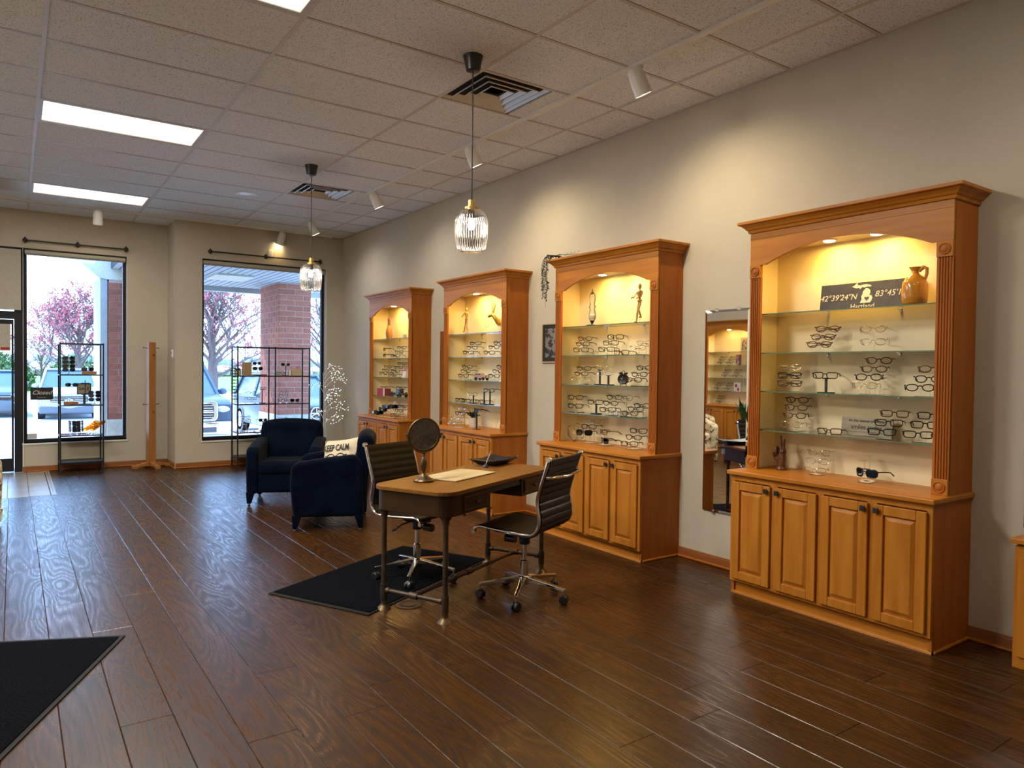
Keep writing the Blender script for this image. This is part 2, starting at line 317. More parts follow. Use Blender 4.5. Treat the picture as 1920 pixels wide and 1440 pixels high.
for n, (x, y, ww, ll) in enumerate(near):
    if n < 295:
        if abs(ww - PW) < 1e-3 and abs(ll - PL) < 1e-3: o = pk.copy(); COL.objects.link(o)
        else: o = plankmb(ww, ll).build('plank', MT['plank'], fl)
        o.location = (x, y, 0)
    else: plankmb(ww, ll, x, y, rest)
bpy.data.objects.remove(pk)
rest.build('planks_beyond', MT['plank'], fl, kind='stuff')
tl = MB().box(0, .19, 0, .096, -.012, .001).build('entry_tile', MT['entry'], fl)
n = 0
for ix in range(9):
    for iy in range(22):
        if n: o = tl.copy(); COL.objects.link(o)
        else: o = tl
        n += 1; o.location = (-.02 - ix * .195 if ix else -.02, 3.93 + iy * .099, 0)
MB().box(.18, .20, 3.925, YR, -.012, .002).box(.205, .228, 3.925, YR, -.012, .002).build('tile_border', MT['entry'], fl)

# ceiling: board above, tees and acoustic tiles 1.2192 x 0.6096
ce = MB().box(XL, XW + .15, YF, YR + .05, H + .02, H + .1).build('ceiling', MT['dim'], kind='structure')
TX, TY = 1.2192, .6096
lights_at = {(0, 2): 1, (0, 7): 1, (0, -3): 1, (-2, -3): 1, (0, -8): 1, (2, -9): 1, (-2, 2): 1, (-2, 7): 1}  # panels outside the view are unseen lamps, added for more light
vents_at = {(2, -2), (2, 4)}
def tile_mesh(w_, l_): return MB().box(0, w_, 0, l_, H - .002, H + .012)
full = tile_mesh(TX - .02, TY - .02).build('ceiling_tile', MT['ceil'], ce)
half = tile_mesh(TX / 2 - .01, TY - .02).build('ceiling_tile', MT['ceil'], ce)
edge = tile_mesh(XW - 3 * TX - .01, TY - .02).build('ceiling_tile', MT['ceil'], ce)
for i in range(-3, 4):
    for j in range(-13, 10):
        x, y = i * TX, j * TY
        if (i, j) in lights_at or y + TY < YF or y > YR: continue
        if i == 3: src = edge
        elif (i, j) in vents_at: src = half; x += TX / 2
        else: src = full
        o = src.copy(); COL.objects.link(o); o.location = (x + .01, y + .01, 0)
for o in (full, half, edge): bpy.data.objects.remove(o)
for i in range(-2, 4):
    MB().box(i * TX - .012, i * TX + .012, YF, YR, H - .006, H + .002).build('main_tee', MT['tee'], ce)
ct = MB().box(0, TX - .024, -.011, .011, H - .004, H + .002).box(0, TX - .024, .0085, .0115, H - .0045, H).build('cross_tee', MT['tee'], ce)
cd = MB().box(0, TX - .024, -.0145, -.0112, H - .0035, H - .0005).build('tee_shadow_gap', MT['fbrown'], ce)
n = 0
for i in range(-3, 4):
    for j in range(-12, 10):
        for src in (ct, cd):
            o = src.copy(); COL.objects.link(o); o.location = (i * TX + .012, j * TY, 0); o.scale.x = 1 if i < 3 else (XW - 3 * TX - .012) / (TX - .024)
bpy.data.objects.remove(ct); bpy.data.objects.remove(cd)
MB().box(XW - .022, XW, YF, YB, H - .006, H).build('wall_angle', MT['tee'], ce)
MB().box(1.68, XW, YB - .02, YB, H - .006, H).box(XL, 1.68, YR - .02, YR, H - .006, H).build('wall_angle', MT['tee'], ce)

W = MT['wall']
ST('wall_right', MB().box(XW, XW + .15, YF, YB + .3, 0, H + .05), W)
ST('wall_left', MB().box(XL - .15, XL, YF, YR + .3, 0, H + .05), W)
ST('wall_front', MB().box(XL - .15, XW + .15, YF - .15, YF, 0, H + .05), W)
# wall with window 2 (opening x 2.02..3.83, z .37..2.945) and its return at x 1.68
ST('wall_back', MB().box(1.68, 2.02, YB, YB + .22, 0, H).box(3.83, XW + .15, YB, YB + .22, 0, H).box(2.02, 3.83, YB, YB + .22, 0, .37).box(2.02, 3.83, YB, YB + .22, 2.945, H).box(1.68, 1.90, YB + .22, YR + .22, 0, H), W)
# recessed wall: window 1 x -.055..1.16, doors to the left with transom
ST('wall_recess', MB().box(1.16, 1.68, YR, YR + .22, 0, H).box(-.05, 1.16, YR, YR + .22, 0, .38).box(-2.45, 1.16, YR, YR + .22, 2.955, H).box(XL - .15, -2.45, YR, YR + .22, 0, H), W)
ST('trim_1', MB().box(-.062, -.047, YR - .01, YR + .2, 0, .385), MT['white'])
ST('trim_2', MB().box(1.672, 1.684, YB - .004, YB + .01, 0, H), MT['wall'])
def sill(p, x0, x1, y, z): return MB().box(x0 - .01, x1 + .01, y - .015, y + .2, z - .025, z).build('window_sill', MT['white'], p, bevel=.005)
def window(name, x0, x1, z0, z1, y):
    p = rootstruct(name); d = y + .10; t = .045
    for a in ((x0, x0 + t, z0, z1), (x1 - t, x1, z0, z1), (x0 + t, x1 - t, z0, z0 + t), (x0 + t, x1 - t, z1 - t, z1)):
        MB().box(a[0], a[1], d, d + .07, a[2], a[3]).build('window_frame', MT['blackf'], p, bevel=.004)
    MB().box(x0 + t, x1 - t, d + .03, d + .036, z0 + t, z1 - t).build('window_pane', MT['pane'], p)
    MB().box(x0 - .001, x0 + .004, y, y + .1, z0, z1).box(x1 - .004, x1 + .001, y, y + .1, z0, z1).build('window_reveal', MT['white'], p)
    sill(p, x0, x1, y, z0)
    MB().tube([(x0 + .02, y + .05, z1 - .045), (x1 - .02, y + .05, z1 - .045)], .03, 12).box(x0 + .03, x1 - .03, y + .055, y + .058, z1 - .085, z1 - .04).build('roller_blind', MT['blind'], p, smooth=True)
    return p
window('window_1', -.055, 1.16, .38, 2.955, YR)
window('window_2', 2.02, 3.83, .37, 2.945, YB)
# entrance: dark frame posts, head bar, two leaves, transom with lowered blind
dr = rootstruct('door_1'); y = YR + .06; B = MT['blackf']
for x in (-.15, -2.45): MB().box(x, x + .095, y, y + .1, 0, 2.955).build('door_post', B, dr)
MB().box(-2.355, -.15, y, y + .1, 2.02, 2.12).build('door_head', B, dr); MB().box(-2.355, -.15, y, y + .1, 2.90, 2.955).build('transom_head', B, dr)
MB().box(-2.355, -.15, y + .04, y + .046, 2.12, 2.90).build('transom_pane', MT['pane'], dr)
MB().box(-2.34, -.075, YR + .02, YR + .024, 2.135, 2.93).build('transom_blind', MT['blind'], dr)
for x0, x1 in ((-1.245, -.155), (-2.35, -1.26)):
    lf = MB().box(x0, x0 + .07, y + .02, y + .065, .01, 2.01).box(x1 - .025, x1, y + .02, y + .065, .01, 2.01).box(x0 + .07, x1 - .025, y + .02, y + .065, .01, .18).box(x0 + .07, x1 - .025, y + .02, y + .065, 1.95, 2.01).build('door_leaf', B, dr)
    MB().box(x0 + .07, x1 - .025, y + .04, y + .046, .18, 1.95).build('door_pane', MT['pane'], lf)
    MB().tube([(x0 + .05, y - .03, .97), (x1 - .03, y - .03, .97)], .011).build('push_bar', B, lf, smooth=True)
    MB().box(x0 + .06, x1 - .035, y + .005, y + .009, 1.60, 1.95).build('door_blind', MT['blind'], lf)
    MB().box(x1 - .14, x1 - .045, y + .001, y + .004, 1.615, 1.645).build('red_sticker', MT['redp'], lf)
# baseboards with shoe moulding
def bboard(name, pts):
    p = rootstruct(name)
    for (a, b, nx, ny) in pts:
        q = MB(); s = MB()
        for (d, z0, z1, m_) in ((.012, 0, .075, q), (.016, .012, .065, q), (.028, 0, .018, s)):
            x0, x1 = sorted((a[0], b[0] + 0)); y0, y1 = sorted((a[1], b[1]))
            if nx: x0, x1 = sorted((a[0], a[0] + nx * d))
            if ny: y0, y1 = sorted((a[1], a[1] + ny * d))
            m_.box(x0, x1, y0, y1, z0, z1)
        q.build('board', MT['baseb'], p, bevel=.003); s.build('shoe_moulding', MT['mdark'], p, bevel=.008)
CY = (3.76, 1.72, -.30, -2.36)      # left (far) ends of the four cabinets on the right wall, each 1.24 wide
ys = [YB] + [c + s for c in CY for s in (0, -1.24)] + [-3.89]
bboard('baseboard_right', [((XW, ys[i]), (XW, ys[i + 1]), -1, 0) for i in range(0, len(ys), 2)] + [((XW, -5.2), (XW, YF), -1, 0)])
bboard('baseboard_back', [((1.68, YB), (XW, YB), 0, -1), ((1.68, YB), (1.68, YR), -1, 0)])
bboard('baseboard_recess', [((-.06, YR), (1.68, YR), 0, -1)])
bboard('baseboard_left', [((XL, YF), (XL, 2.8), 1, 0), ((XL, 4.1), (XL, YR), 1, 0)])

# ================================================================== ceiling fixtures
def troffer(i, j, lab):
    pw = {7: 5, 2: 34, -3: 60}.get(j, 4)
    x, y = i * TX, j * TY; t = T('ceiling_light', lab, 'light', (x, y, H), group=None)
    fr = MB()
    for a in ((.012, .035, .012, TY - .012), (TX - .035, TX - .012, .012, TY - .012), (.035, TX - .035, .012, .035), (.035, TX - .035, TY - .035, TY - .012)): fr.box(*a, -.004, .03)
    fr.build('frame', MT['tee'], t)
    MB().box(.035, TX - .035, .035, TY - .035, .002, .006).build('diffuser', MT['troff'], t)
    l = light('troffer_lamp', 'AREA', (x + TX / 2, y + TY / 2, H - .012), pw, (1.0, .94, .82), target=(x + TX / 2, y + TY / 2, 0), shape='RECTANGLE', size=1.1, size_y=.5)
for (k, lab) in {(0, 2): 'lit ceiling light panel nearest the middle of the ceiling on the left', (0, 7): 'lit ceiling light panel closest to the window wall', (0, -3): 'lit ceiling light panel cut off by the top edge above the desk',
    (-2, -3): 'added unseen light panel over the left side of the room', (0, -8): 'added unseen light panel behind the viewpoint', (2, -9): 'added unseen light panel near the right wall behind the viewpoint', (-2, 2): 'added unseen light panel above the left cabinets', (-2, 7): 'added unseen light panel above the entrance doors'}.items(): troffer(*k, lab)
def vent(x, y, lab):
    t = T('ceiling_vent', lab, 'vent', (x, y, H)); q = TX / 2
    MB().box(.012, q - .012, .012, q - .012, .05, .055).build('backing', MT['steel'], t)
    for k, (a, z) in enumerate(((.012, 0), (.07, -.004), (.135, -.004), (.2, -.002))):
        b = q - a; c = a + .042; d = q - c; zz = z + .045
        MB().add([(a, a, z), (b, a, z), (b, b, z), (a, b, z), (c, c, zz), (d, c, zz), (d, d, zz), (c, d, zz), (a + .008, a + .008, z - .003), (b - .008, a + .008, z - .003), (b - .008, b - .008, z - .003), (a + .008, b - .008, z - .003)],
                 [(0, 1, 9, 8), (1, 2, 10, 9), (2, 3, 11, 10), (3, 0, 8, 11), (8, 9, 5, 4), (9, 10, 6, 5), (10, 11, 7, 6), (11, 8, 4, 7)]).build('louvre_ring', MT['grille'], t)
    MB().box(.25, q - .25, .25, q - .25, .02, .024).build('centre_plate', MT['grille'], t)
vent(2 * TX, -2 * TY, 'square ceiling vent beside the near pendant lamp'); vent(2 * TX, 4 * TY, 'square ceiling vent beside the far pendant lamp')
g = T('return_grille', 'grey ceiling grille at the left edge by the window wall', 'vent', (-TX / 1, 7 * TY, H - .004))
for k in range(28): MB().box(.02, TX - .02, .02 + k * .0205, .03 + k * .0205, -.004, .0).build('slat', MT['grille'], g)
sp_ = T('ceiling_speaker', 'round white speaker flush in the ceiling between the lamps', 'speaker', (2.09, 3.38, H))
MB().lathe([(.125, 0), (.125, -.006), (.11, -.01)], n=32).build('rim', MT['whitem'], sp_, smooth=True); MB().lathe([(.11, -.009), (.0001, -.0095)], n=32).build('mesh_cover', MT['grille'], sp_)
# tracks
def track(a, b, lab):
    t = T('lighting_track', lab, 'track light rail'); MB().bar(a, b, .036, .022).build('rail', MT['whitem'], t)
    d = (Vector(b) - Vector(a)).normalized(); s = d.cross(Vector((0, 0, 1))) * .0195
    for k in (-1,): MB().bar(Vector(a) + s * k + Vector((0, 0, .004)), Vector(b) + s * k + Vector((0, 0, .004)), .002, .010).build('rail_shadow_line', MT['pipe'], t)  # dark strip on one side, painted in as the rail's shadow line
    for p in (a, b): MB().box(p[0] - .022, p[0] + .022, p[1] - .022, p[1] + .022, H - .03, H).build('end_cap', MT['whitem'], t)
track((3.205, 4.72, H - .012), (3.205, -6.4, H - .012), 'long white lighting rail running along the ceiling by the right wall')
track((-2.6, 5.32, H - .012), (3.85, 5.36, H - .012), 'lighting rail along the ceiling in front of the windows')
def head(x, y, tgt, lab, zs=3.44, power=26, lc=(1.0, .80, .50)):
    t = T('track_spotlight', lab, 'spotlight', (x, y, zs), group=None)
    d = (Vector(tgt) - Vector((x, y, zs))).normalized(); c = Vector((0, 0, -.10)); q = d.to_track_quat('Z', 'Y').to_matrix().to_4x4(); q.translation = c
    MB().box(-.016, .016, -.03, .03, -.03, 0).tube([(0, 0, -.03), (0, 0, -.045)], .012).build('adapter', MT['whitem'], t)
    sd = d.cross(Vector((0, 0, 1))); sd = Vector((1, 0, 0)) if sd.length < .1 else sd.normalized()
    MB().tube([c - sd * .052, c - sd * .05 + Vector((0, 0, .035)), Vector((0, 0, -.045)), c + sd * .05 + Vector((0, 0, .035)), c + sd * .052], .006, 6).build('yoke', MT['whitem'], t, smooth=True)
    MB().lathe([(.0001, -.085), (.034, -.082), (.050, -.06), (.056, .03), (.058, .10), (.053, .10), (.050, .09)], n=24).xf(q).build('lamp_body', MT['whitem'], t, smooth=True)
    MB().lathe([(.050, .088), (.03, .096), (.0001, .098)], n=20).xf(q).build('bulb_face', MT['head'], t, smooth=True)
    w_ = Vector((x, y, zs)) + c + d * .11
    light('spot_lamp', 'SPOT', w_, power, lc, target=w_ + d, spot_size=R_(130), spot_blend=1.0, shadow_soft_size=.012)
for (y, lab) in ((-1.917, 'white spotlight on the long rail, nearest of its row'), (.154, 'white spotlight behind the cord of the near pendant'), (2.233, 'white spotlight on the long rail, third from the near end'), (4.299, 'white spotlight at the window end of the long rail')):
    head(3.205, y, (4.0, y - .1, 1.9), lab, power=26 if y < 1 else 12, lc=(1.0, .80, .50) if y < 1 else (1.0, .9, .74))
head(3.205, -4.6, (4.0, -4.7, 1.7), 'white spotlight on the long rail, out of view at the near end', power=10)
head(.74, 5.33, (.75, 5.75, 2.2), 'white spotlight above the left window', power=5); head(3.10, 5.35, (3.02, 5.55, 3.0), 'white spotlight above the right window', power=1.6, lc=(1, .62, .15))
# pendants
def pendant(x, y, lab):
    t = T('pendant_lamp', lab, 'lamp', (x, y, 0))
    MB().lathe([(.066, H), (.06, H - .02), (.045, H - .095), (.035, H - .10), (.0001, H - .10)], n=28).build('ceiling_cup', MT['blackp'], t, smooth=True)
    MB().tube([(0, 0, H - .1), (0, 0, 2.52)], .0042, 8).build('cord', MT['blackp'], t)
    MB().lathe([(.006, 2.53), (.024, 2.525), (.024, 2.485), (.046, 2.48), (.046, 2.462), (.03, 2.46)], n=28).build('brass_cap', MT['brass'], t, smooth=True)
    MB().lathe([(.034, 2.466), (.06, 2.462), (.085, 2.447), (.100, 2.42), (.1065, 2.385), (.107, 2.34), (.103, 2.27), (.095, 2.22), (.078, 2.198), (.05, 2.192)], n=160, rib=40, ribd=.018).build('ribbed_glass_shade', MT['smoke'], t, smooth=True)
    MB().lathe([(.02, 2.46), (.02, 2.41)], n=16).build('socket', MT['blackp'], t, smooth=True)
    MB().ball((0, 0, 2.365), (.024, .024, .030), 16, 10).build('bulb', MT['bulb'], t, smooth=True)
pendant(2.28, -1.356, 'near pendant lamp with ribbed smoked glass and brass cap'); pendant(2.295, 1.739, 'far pendant lamp hanging in front of the right window')

# ================================================================== wall items
def rod(x0, xm, x1, y, z, lab):
    t = T('curtain_rod', lab, 'curtain rod', (0, y, z)); MB().tube([(x0, -.05, 0), (x1, -.05, 0)], .009, 10).build('rod', MT['black'], t, smooth=True)
    for x in (x0, xm, x1):
        MB().lathe([(.0001, -.05), (.03, -.045), (.03, -.03), (.012, -.022)], (x, 0, 0), 16, 'y').tube([(x, 0, 0), (x, -.05, 0)], .006).ball((x, -.05, 0), (.018, .018, .042)).build('bracket', MT['black'], t, smooth=True)
rod(-.03, .56, 1.14, YR, 3.05, 'thin black curtain rod above the left window'); rod(2.12, 2.89, 3.71, YB, 3.045, 'thin black curtain rod above the right window')
t = T('wall_outlet', 'white wall outlet above the right window', 'outlet', (2.97, YB, 3.11)); MB().box(-.036, .036, -.006, 0, -.058, .058).build('plate', MT['whitem'], t, bevel=.003)
for z in (-.022, .022): MB().box(-.018, .018, -.009, -.005, z - .014, z + .014).build('socket', MT['white'], t, bevel=.003)
t = T('thermostat', 'small white switch box on the wall corner', 'switch', (1.68, 5.63, 1.6)); MB().box(-.02, 0, -.03, .03, -.055, .055).build('housing', MT['whitem'], t, bevel=.004); MB().box(-.026, -.02, -.006, .006, .0, .02).build('toggle', MT['black'], t)
t = T('motion_sensor', 'small white sensor on the wall above the doors', 'sensor', (-.33, YR, 3.155)); MB().box(-.03, .03, -.03, 0, -.045, .045).build('housing', MT['whitem'], t, bevel=.012)
def wallmirror(y0, y1, z0, z1, lab, rz=0):
    t = T('wall_mirror', lab, 'mirror', (XW, y0, z0)); w_, h = y1 - y0, z1 - z0
    MB().box(-.012, -.004, 0, w_, 0, h).build('back_board', MT['black'], t)
    b = .018
    MB().add([(-.0125, 0, 0), (-.0125, w_, 0), (-.0125, w_, h), (-.0125, 0, h), (-.0155, b, b), (-.0155, w_ - b, b), (-.0155, w_ - b, h - b), (-.0155, b, h - b)],
             [(0, 1, 5, 4), (1, 2, 6, 5), (2, 3, 7, 6), (3, 0, 4, 7), (4, 5, 6, 7)]).build('mirror_glass', MT['mirror'], t)
    for (a, z) in ((w_ * .25, 0), (w_ * .75, h), (w_ * .25, h), (w_ * .75, 0)): MB().box(-.02, -.003, a - .012, a + .012, z - .012, z + .012).build('clip', MT['silver'], t, bevel=.003)
wallmirror(-2.17, -1.775, .40, 1.885, 'tall frameless wall mirror left of the nearest cabinet'); wallmirror(1.85, 2.27, .40, 1.88, 'tall wall mirror between the two far cabinets')
wallmirror(-4.4, -3.85, .655, 1.09, 'small wall mirror at the right edge above the counter')
t = T('framed_photo', 'black and white photo in thin frame left of the second cabinet', 'picture', (XW, -.2, 1.50)); MB().box(-.012, -.002, 0, .43, 0, .38).build('mat_board', MT['ink'], t); MB().box(-.0135, -.012, .05, .38, .05, .33).build('photo_print', MT['photo'], t)
for a in ((0, .012, 0, .38), (.418, .43, 0, .38), (.012, .418, 0, .012), (.012, .418, .368, .38)): MB().box(-.02, -.002, *a).build('frame', MT['tan'], t)

# ================================================================== display cabinets
# local frame: origin on the floor at the wall, +x into the room, +y along the wall from the far end
def arch(y, a=.115, b=1.125, z0=2.128, z1=2.236):
    t = (y - (a + b) / 2) / ((b - a) / 2); R = (((b - a) / 2) ** 2 + (z1 - z0) ** 2) / (2 * (z1 - z0)); return z1 - R + math.sqrt(max(R * R - (t * (b - a) / 2) ** 2, 0))
def door(p, y0, y1, z0, z1, left):
    m = MB(); fw = .052; x = .431
    d = MB().box(x, x + .018, y0, y0 + fw, z0, z1).box(x, x + .018, y1 - fw, y1, z0, z1).box(x, x + .018, y0 + fw, y1 - fw, z0, z0 + fw).box(x, x + .018, y0 + fw, y1 - fw, z1 - fw, z1).build('door', MT['maple'], p, bevel=.004)
    a0, a1, b0, b1 = y0 + fw, y1 - fw, z0 + fw, z1 - fw; c = .004; e = .026
    MB().add([(x + .003, a0, b0), (x + .003, a1, b0), (x + .003, a1, b1), (x + .003, a0, b1), (x + .003, a0 + c, b0 + c), (x + .003, a1 - c, b0 + c), (x + .003, a1 - c, b1 - c), (x + .003, a0 + c, b1 - c),
              (x + .015, a0 + e, b0 + e), (x + .015, a1 - e, b0 + e), (x + .015, a1 - e, b1 - e), (x + .015, a0 + e, b1 - e)],
             [(0, 1, 5, 4), (1, 2, 6, 5), (2, 3, 7, 6), (3, 0, 4, 7), (4, 5, 9, 8), (5, 6, 10, 9), (6, 7, 11, 10), (7, 4, 8, 11), (8, 9, 10, 11)]).build('raised_panel', MT['maple'], d)
    ky = y0 + .02 if left else y1 - .02
    MB().box(x + .018, x + .03, ky - .005, ky + .005, z1 - .035, z1 - .025).box(x + .03, x + .038, ky - .0145, ky + .0145, z1 - .045, z1 - .015).build('knob', MT['black'], d, bevel=.002)
def base_unit(p, L=1.24, doors=True):
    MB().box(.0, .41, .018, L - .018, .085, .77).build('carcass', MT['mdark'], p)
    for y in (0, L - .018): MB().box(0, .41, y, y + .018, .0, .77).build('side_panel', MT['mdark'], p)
    MB().box(.41, .43, 0, L, .085, .105).box(.41, .43, 0, L, .735, .77).box(.41, .43, 0, .03, .105, .735).box(.41, .43, L - .03, L, .105, .735).box(.41, .43, .29, .345, .105, .735).box(.41, .43, .597, .647, .105, .735).box(.41, .43, .90, .955, .105, .735).build('face_frame', MT['maple'], p, bevel=.001)
    MB().box(.0, .395, .012, L - .012, 0, .085).build('toe_kick', MT['mapleh'], p)
    q = [(.395, 0), (.415, 0), (.413, .008), (.407, .015), (.395, .02)]
    MB().prism(q, 'y', .0, L).build('shoe_moulding', MT['mapleh'], p)
    for y0, y1 in ((-.014, .0), (L, L + .014)): MB().box(0, .40, y0, y1, 0, .018).build('shoe_moulding', MT['mapleh'], p, bevel=.006)
    for k, (a, b) in enumerate(((.024, .299), (.335, .607), (.637, .911), (.944, 1.217))): door(p, a, b, .105, .73, k % 2 == 1)
def rosette(p, y, z):
    MB().lathe([(.030, 0), (.031, .004), (.027, .006), (.023, .0015), (.018, .002), (.014, .006), (.008, .008), (.0001, .0085)], (.281, y, z), 20, 'x').build('rosette', MT['mdark'], p, smooth=True)
def cabinet(world, y, rz, lab, wallx=XW):
    p = T('display_cabinet', lab, 'display cabinet', (wallx, y, 0), rz, 'arched maple display cabinets'); L = 1.24
    base_unit(p)
    MB().box(0, .458, -.018, L + .018, .772, .80).build('countertop', MT['mapleh'], p, bevel=.006)
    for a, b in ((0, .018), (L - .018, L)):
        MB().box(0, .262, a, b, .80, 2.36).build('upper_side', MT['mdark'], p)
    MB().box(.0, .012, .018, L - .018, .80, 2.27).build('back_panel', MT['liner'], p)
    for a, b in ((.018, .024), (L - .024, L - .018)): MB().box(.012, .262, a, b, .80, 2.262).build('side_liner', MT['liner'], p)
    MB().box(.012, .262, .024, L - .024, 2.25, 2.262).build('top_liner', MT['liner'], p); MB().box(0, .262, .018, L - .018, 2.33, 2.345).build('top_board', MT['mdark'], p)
    for s in (0, 1):
        ya = 0 if s == 0 else L - .082; yb = ya + .082
        m = MB().box(.256, .272, ya, yb, .885, 2.045)
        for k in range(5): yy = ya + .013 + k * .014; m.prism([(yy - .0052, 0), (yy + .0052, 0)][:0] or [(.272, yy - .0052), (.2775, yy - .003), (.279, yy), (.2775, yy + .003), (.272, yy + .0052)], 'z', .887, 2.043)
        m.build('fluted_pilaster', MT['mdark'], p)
        for z0, z1 in ((.80, .885), (2.045, 2.128)):
            MB().box(.256, .281, ya, yb, z0, z1).build('corner_block', MT['maple'], p, bevel=.002); rosette(p, (ya + yb) / 2, (z0 + z1) / 2)
    pts = [(0, 2.128), (0, 2.36), (L, 2.36), (L, 2.128), (1.155, 2.128)] + [(1.125 - k * 1.01 / 28, arch(1.125 - k * 1.01 / 28)) for k in range(29)] + [(.085, 2.128)]
    MB().prism(pts, 'x', .256, .276).box(.276, .2785, 0, L, 2.298, 2.312).box(.276, .281, 0, L, 2.345, 2.36).build('arched_valance', MT['mapleh'], p, bevel=.0015)
    prof = [(0, 2.338), (.010, 2.340), (.014, 2.352), (.012, 2.356), (.022, 2.362), (.030, 2.374), (.046, 2.388), (.058, 2.392), (.062, 2.396), (.062, 2.412), (0, 2.412)]
    V = []; F = []; n = len(prof); x0 = .276
    for (cx, cy, dx, dy) in ((0, 0, 0, -1), (x0, 0, 1, -1), (x0, L, 1, 1), (0, L, 0, 1)):
        for (o_, z) in prof: V.append((cx + dx * o_, cy + dy * o_, z))
    for i in range(3):
        for k in range(n): F.append((i * n + k, i * n + (k + 1) % n, (i + 1) * n + (k + 1) % n, (i + 1) * n + k))
    F += [tuple(range(n)), tuple(3 * n + k for k in range(n))]
    MB().add(V, F).build('crown_moulding', MT['mapleh'], p)
    MB().box(0, x0, 0, L, 2.395, 2.41).build('crown_top', MT['mdark'], p)
    for z in (1.058, 1.310, 1.560, 1.814):
        sh = MB().box(.014, .236, .027, L - .027, z - .0065, z).build('glass_shelf', MT['shelf'], p)
        MB().box(.236, .2366, .027, L - .027, z - .0065, z).build('front_edge', MT['shelfe'], sh)
        for yy in (.4, .85): MB().box(.012, .02, yy - .006, yy + .006, z - .02, z - .0065).box(.012, .04, yy - .006, yy + .006, z - .009, z - .0065).build('shelf_clip', MT['silver'], sh)
    for yy in (.47, .765):
        MB().lathe([(.046, 2.25), (.046, 2.245), (.038, 2.243)], (.14, yy, 0), 24).build('puck_rim', MT['brass'], p, smooth=True)
        MB().lathe([(.037, 2.2445), (.030, 2.238), (.0001, 2.236)], (.14, yy, 0), 24).build('puck_light', MT['puck'], p, smooth=True)
        wx = wallx + math.cos(rz) * .14; wy = y + math.cos(rz) * yy
        light('puck_lamp', 'AREA', (wx, wy, 2.234), PUCK, (1.0, .57, .10), target=(wx, wy, 0), shape='DISK', size=.06)
    return p
PUCK = 1.9
cabinet(0, CY[3], PI, 'maple display cabinet nearest the camera, holding the black coordinates sign')
cabinet(0, CY[2], PI, 'maple display cabinet with an hourglass, vine trailing from its crown')
cabinet(0, CY[1], PI, 'maple display cabinet with the golden hare head, third from the camera')
cabinet(0, CY[0], PI, 'farthest maple display cabinet on the right wall, with the bowling pin')
cabinet(0, 2.83, 0, 'maple display cabinet on the left wall, seen in the tall mirror', XL)
# low cabinet at the right edge of the picture
t = T('low_cabinet', 'low maple cabinet cut off by the right edge of the photo', 'cabinet', (XW - .004, -3.89, 0), PI)
MB().box(0, .222, .0, 1.2, 0, .60).build('body', MT['maple'], t, bevel=.002); MB().box(0, .245, -.012, 1.21, .612, .637).build('countertop', MT['mapleh'], t, bevel=.004); MB().box(.005, .20, .006, 1.19, .60, .612).build('shadow_gap', MT['fbrown'], t)
for k in (0, 1): MB().box(.222, .236, .02 + k * .59, .58 + k * .59, .06, .585).build('door', MT['maple'], t, bevel=.003)

# ================================================================== eyewear
def frame_pts(style, side):
    w_, h = {'rect': (.056, .034), 'oval': (.052, .034), 'round': (.048, .043), 'half': (.056, .030), 'cat': (.056, .040), 'sun': (.060, .045)}[style]
    e = {'rect': 4.5, 'oval': 2.3, 'round': 2.0, 'half': 4, 'cat': 3, 'sun': 3.2}[style]; out = []
    cy = side * (.010 + w_ / 2)
    for k in range(18):
        t = 2 * PI * k / 18; c, s = math.cos(t), math.sin(t)
        yy = abs(c) ** (2 / e) * (1 if c > 0 else -1) * w_ / 2; zz = abs(s) ** (2 / e) * (1 if s > 0 else -1) * h / 2
        if style == 'cat' and zz > 0: zz += .005 * abs(yy * side + w_ / 2) / w_
        if zz < 0 and style != 'round': yy *= .93
        out.append((.012 - 3.2 * (abs(cy + yy)) ** 2 * 1.2, cy + yy, zz))
    return out
GP = {}
def make_glasses(style, fm, lens, temples):
    """root is the front (rims, bridge, hinges); children: two lenses, two temples"""
    m = MB(); rad = .0019 if fm in ('silver', 'gold') else .0030
    if style == 'sun': rad = .0030
    for s in (-1, 1): m.tube(frame_pts(style, s), rad, 5, closed=True)
    m.tube([(.012, -.011, .006), (.0135, 0, .010), (.012, .011, .006)], rad * 1.1, 5)
    for s in (-1, 1): m.tube([(.0, s * .0655, .011), (-.006, s * .0705, .011)], rad * 1.2, 5)
    root = m.build('eyeglasses' if lens == 'clear' else 'sunglasses', MT[fm], smooth=True)
    for s in (-1, 1):
        p = frame_pts(style, s); MB().add(p + [(q[0] - .0012, q[1], q[2]) for q in p], [tuple(range(18)), tuple(range(18, 36))]).build('lens', MT[lens], root)
        e = {'back': [(-.006, s * .070, .011), (-.06, s * .070, .010), (-.10, s * .068, .006), (-.130, s * .064, -.014)],
             'fold': [(-.006, s * .070, .011), (-.010, s * .060, .010 - .004 * (s + 1)), (-.013, -s * .02, .004 - .004 * (s + 1)), (-.012, -s * .052, -.012)]}[temples]
        MB().tube(e, [rad * 1.1, rad, rad, rad * 1.3], 5).build('temple', MT[fm], root, smooth=True)
    return root
def glasses(style, fm, lens, temples, loc, rz, lab, grp, tilt=0, sc=1.0):
    k = (style, fm, lens, temples)
    if k not in GP:
        o = make_glasses(*k); GP[k] = (o, [c for c in bpy.data.objects if c.parent == o])
    else:
        src, ch = GP[k]; o = src.copy(); COL.objects.link(o)
        for c in ch: d = c.copy(); COL.objects.link(d); d.parent = o
    o.location = loc; o.rotation_euler = (0, tilt, rz); o.scale = (sc, sc, sc)
    return tag(o, lab, 'sunglasses' if lens != 'clear' else 'eyeglasses', grp)
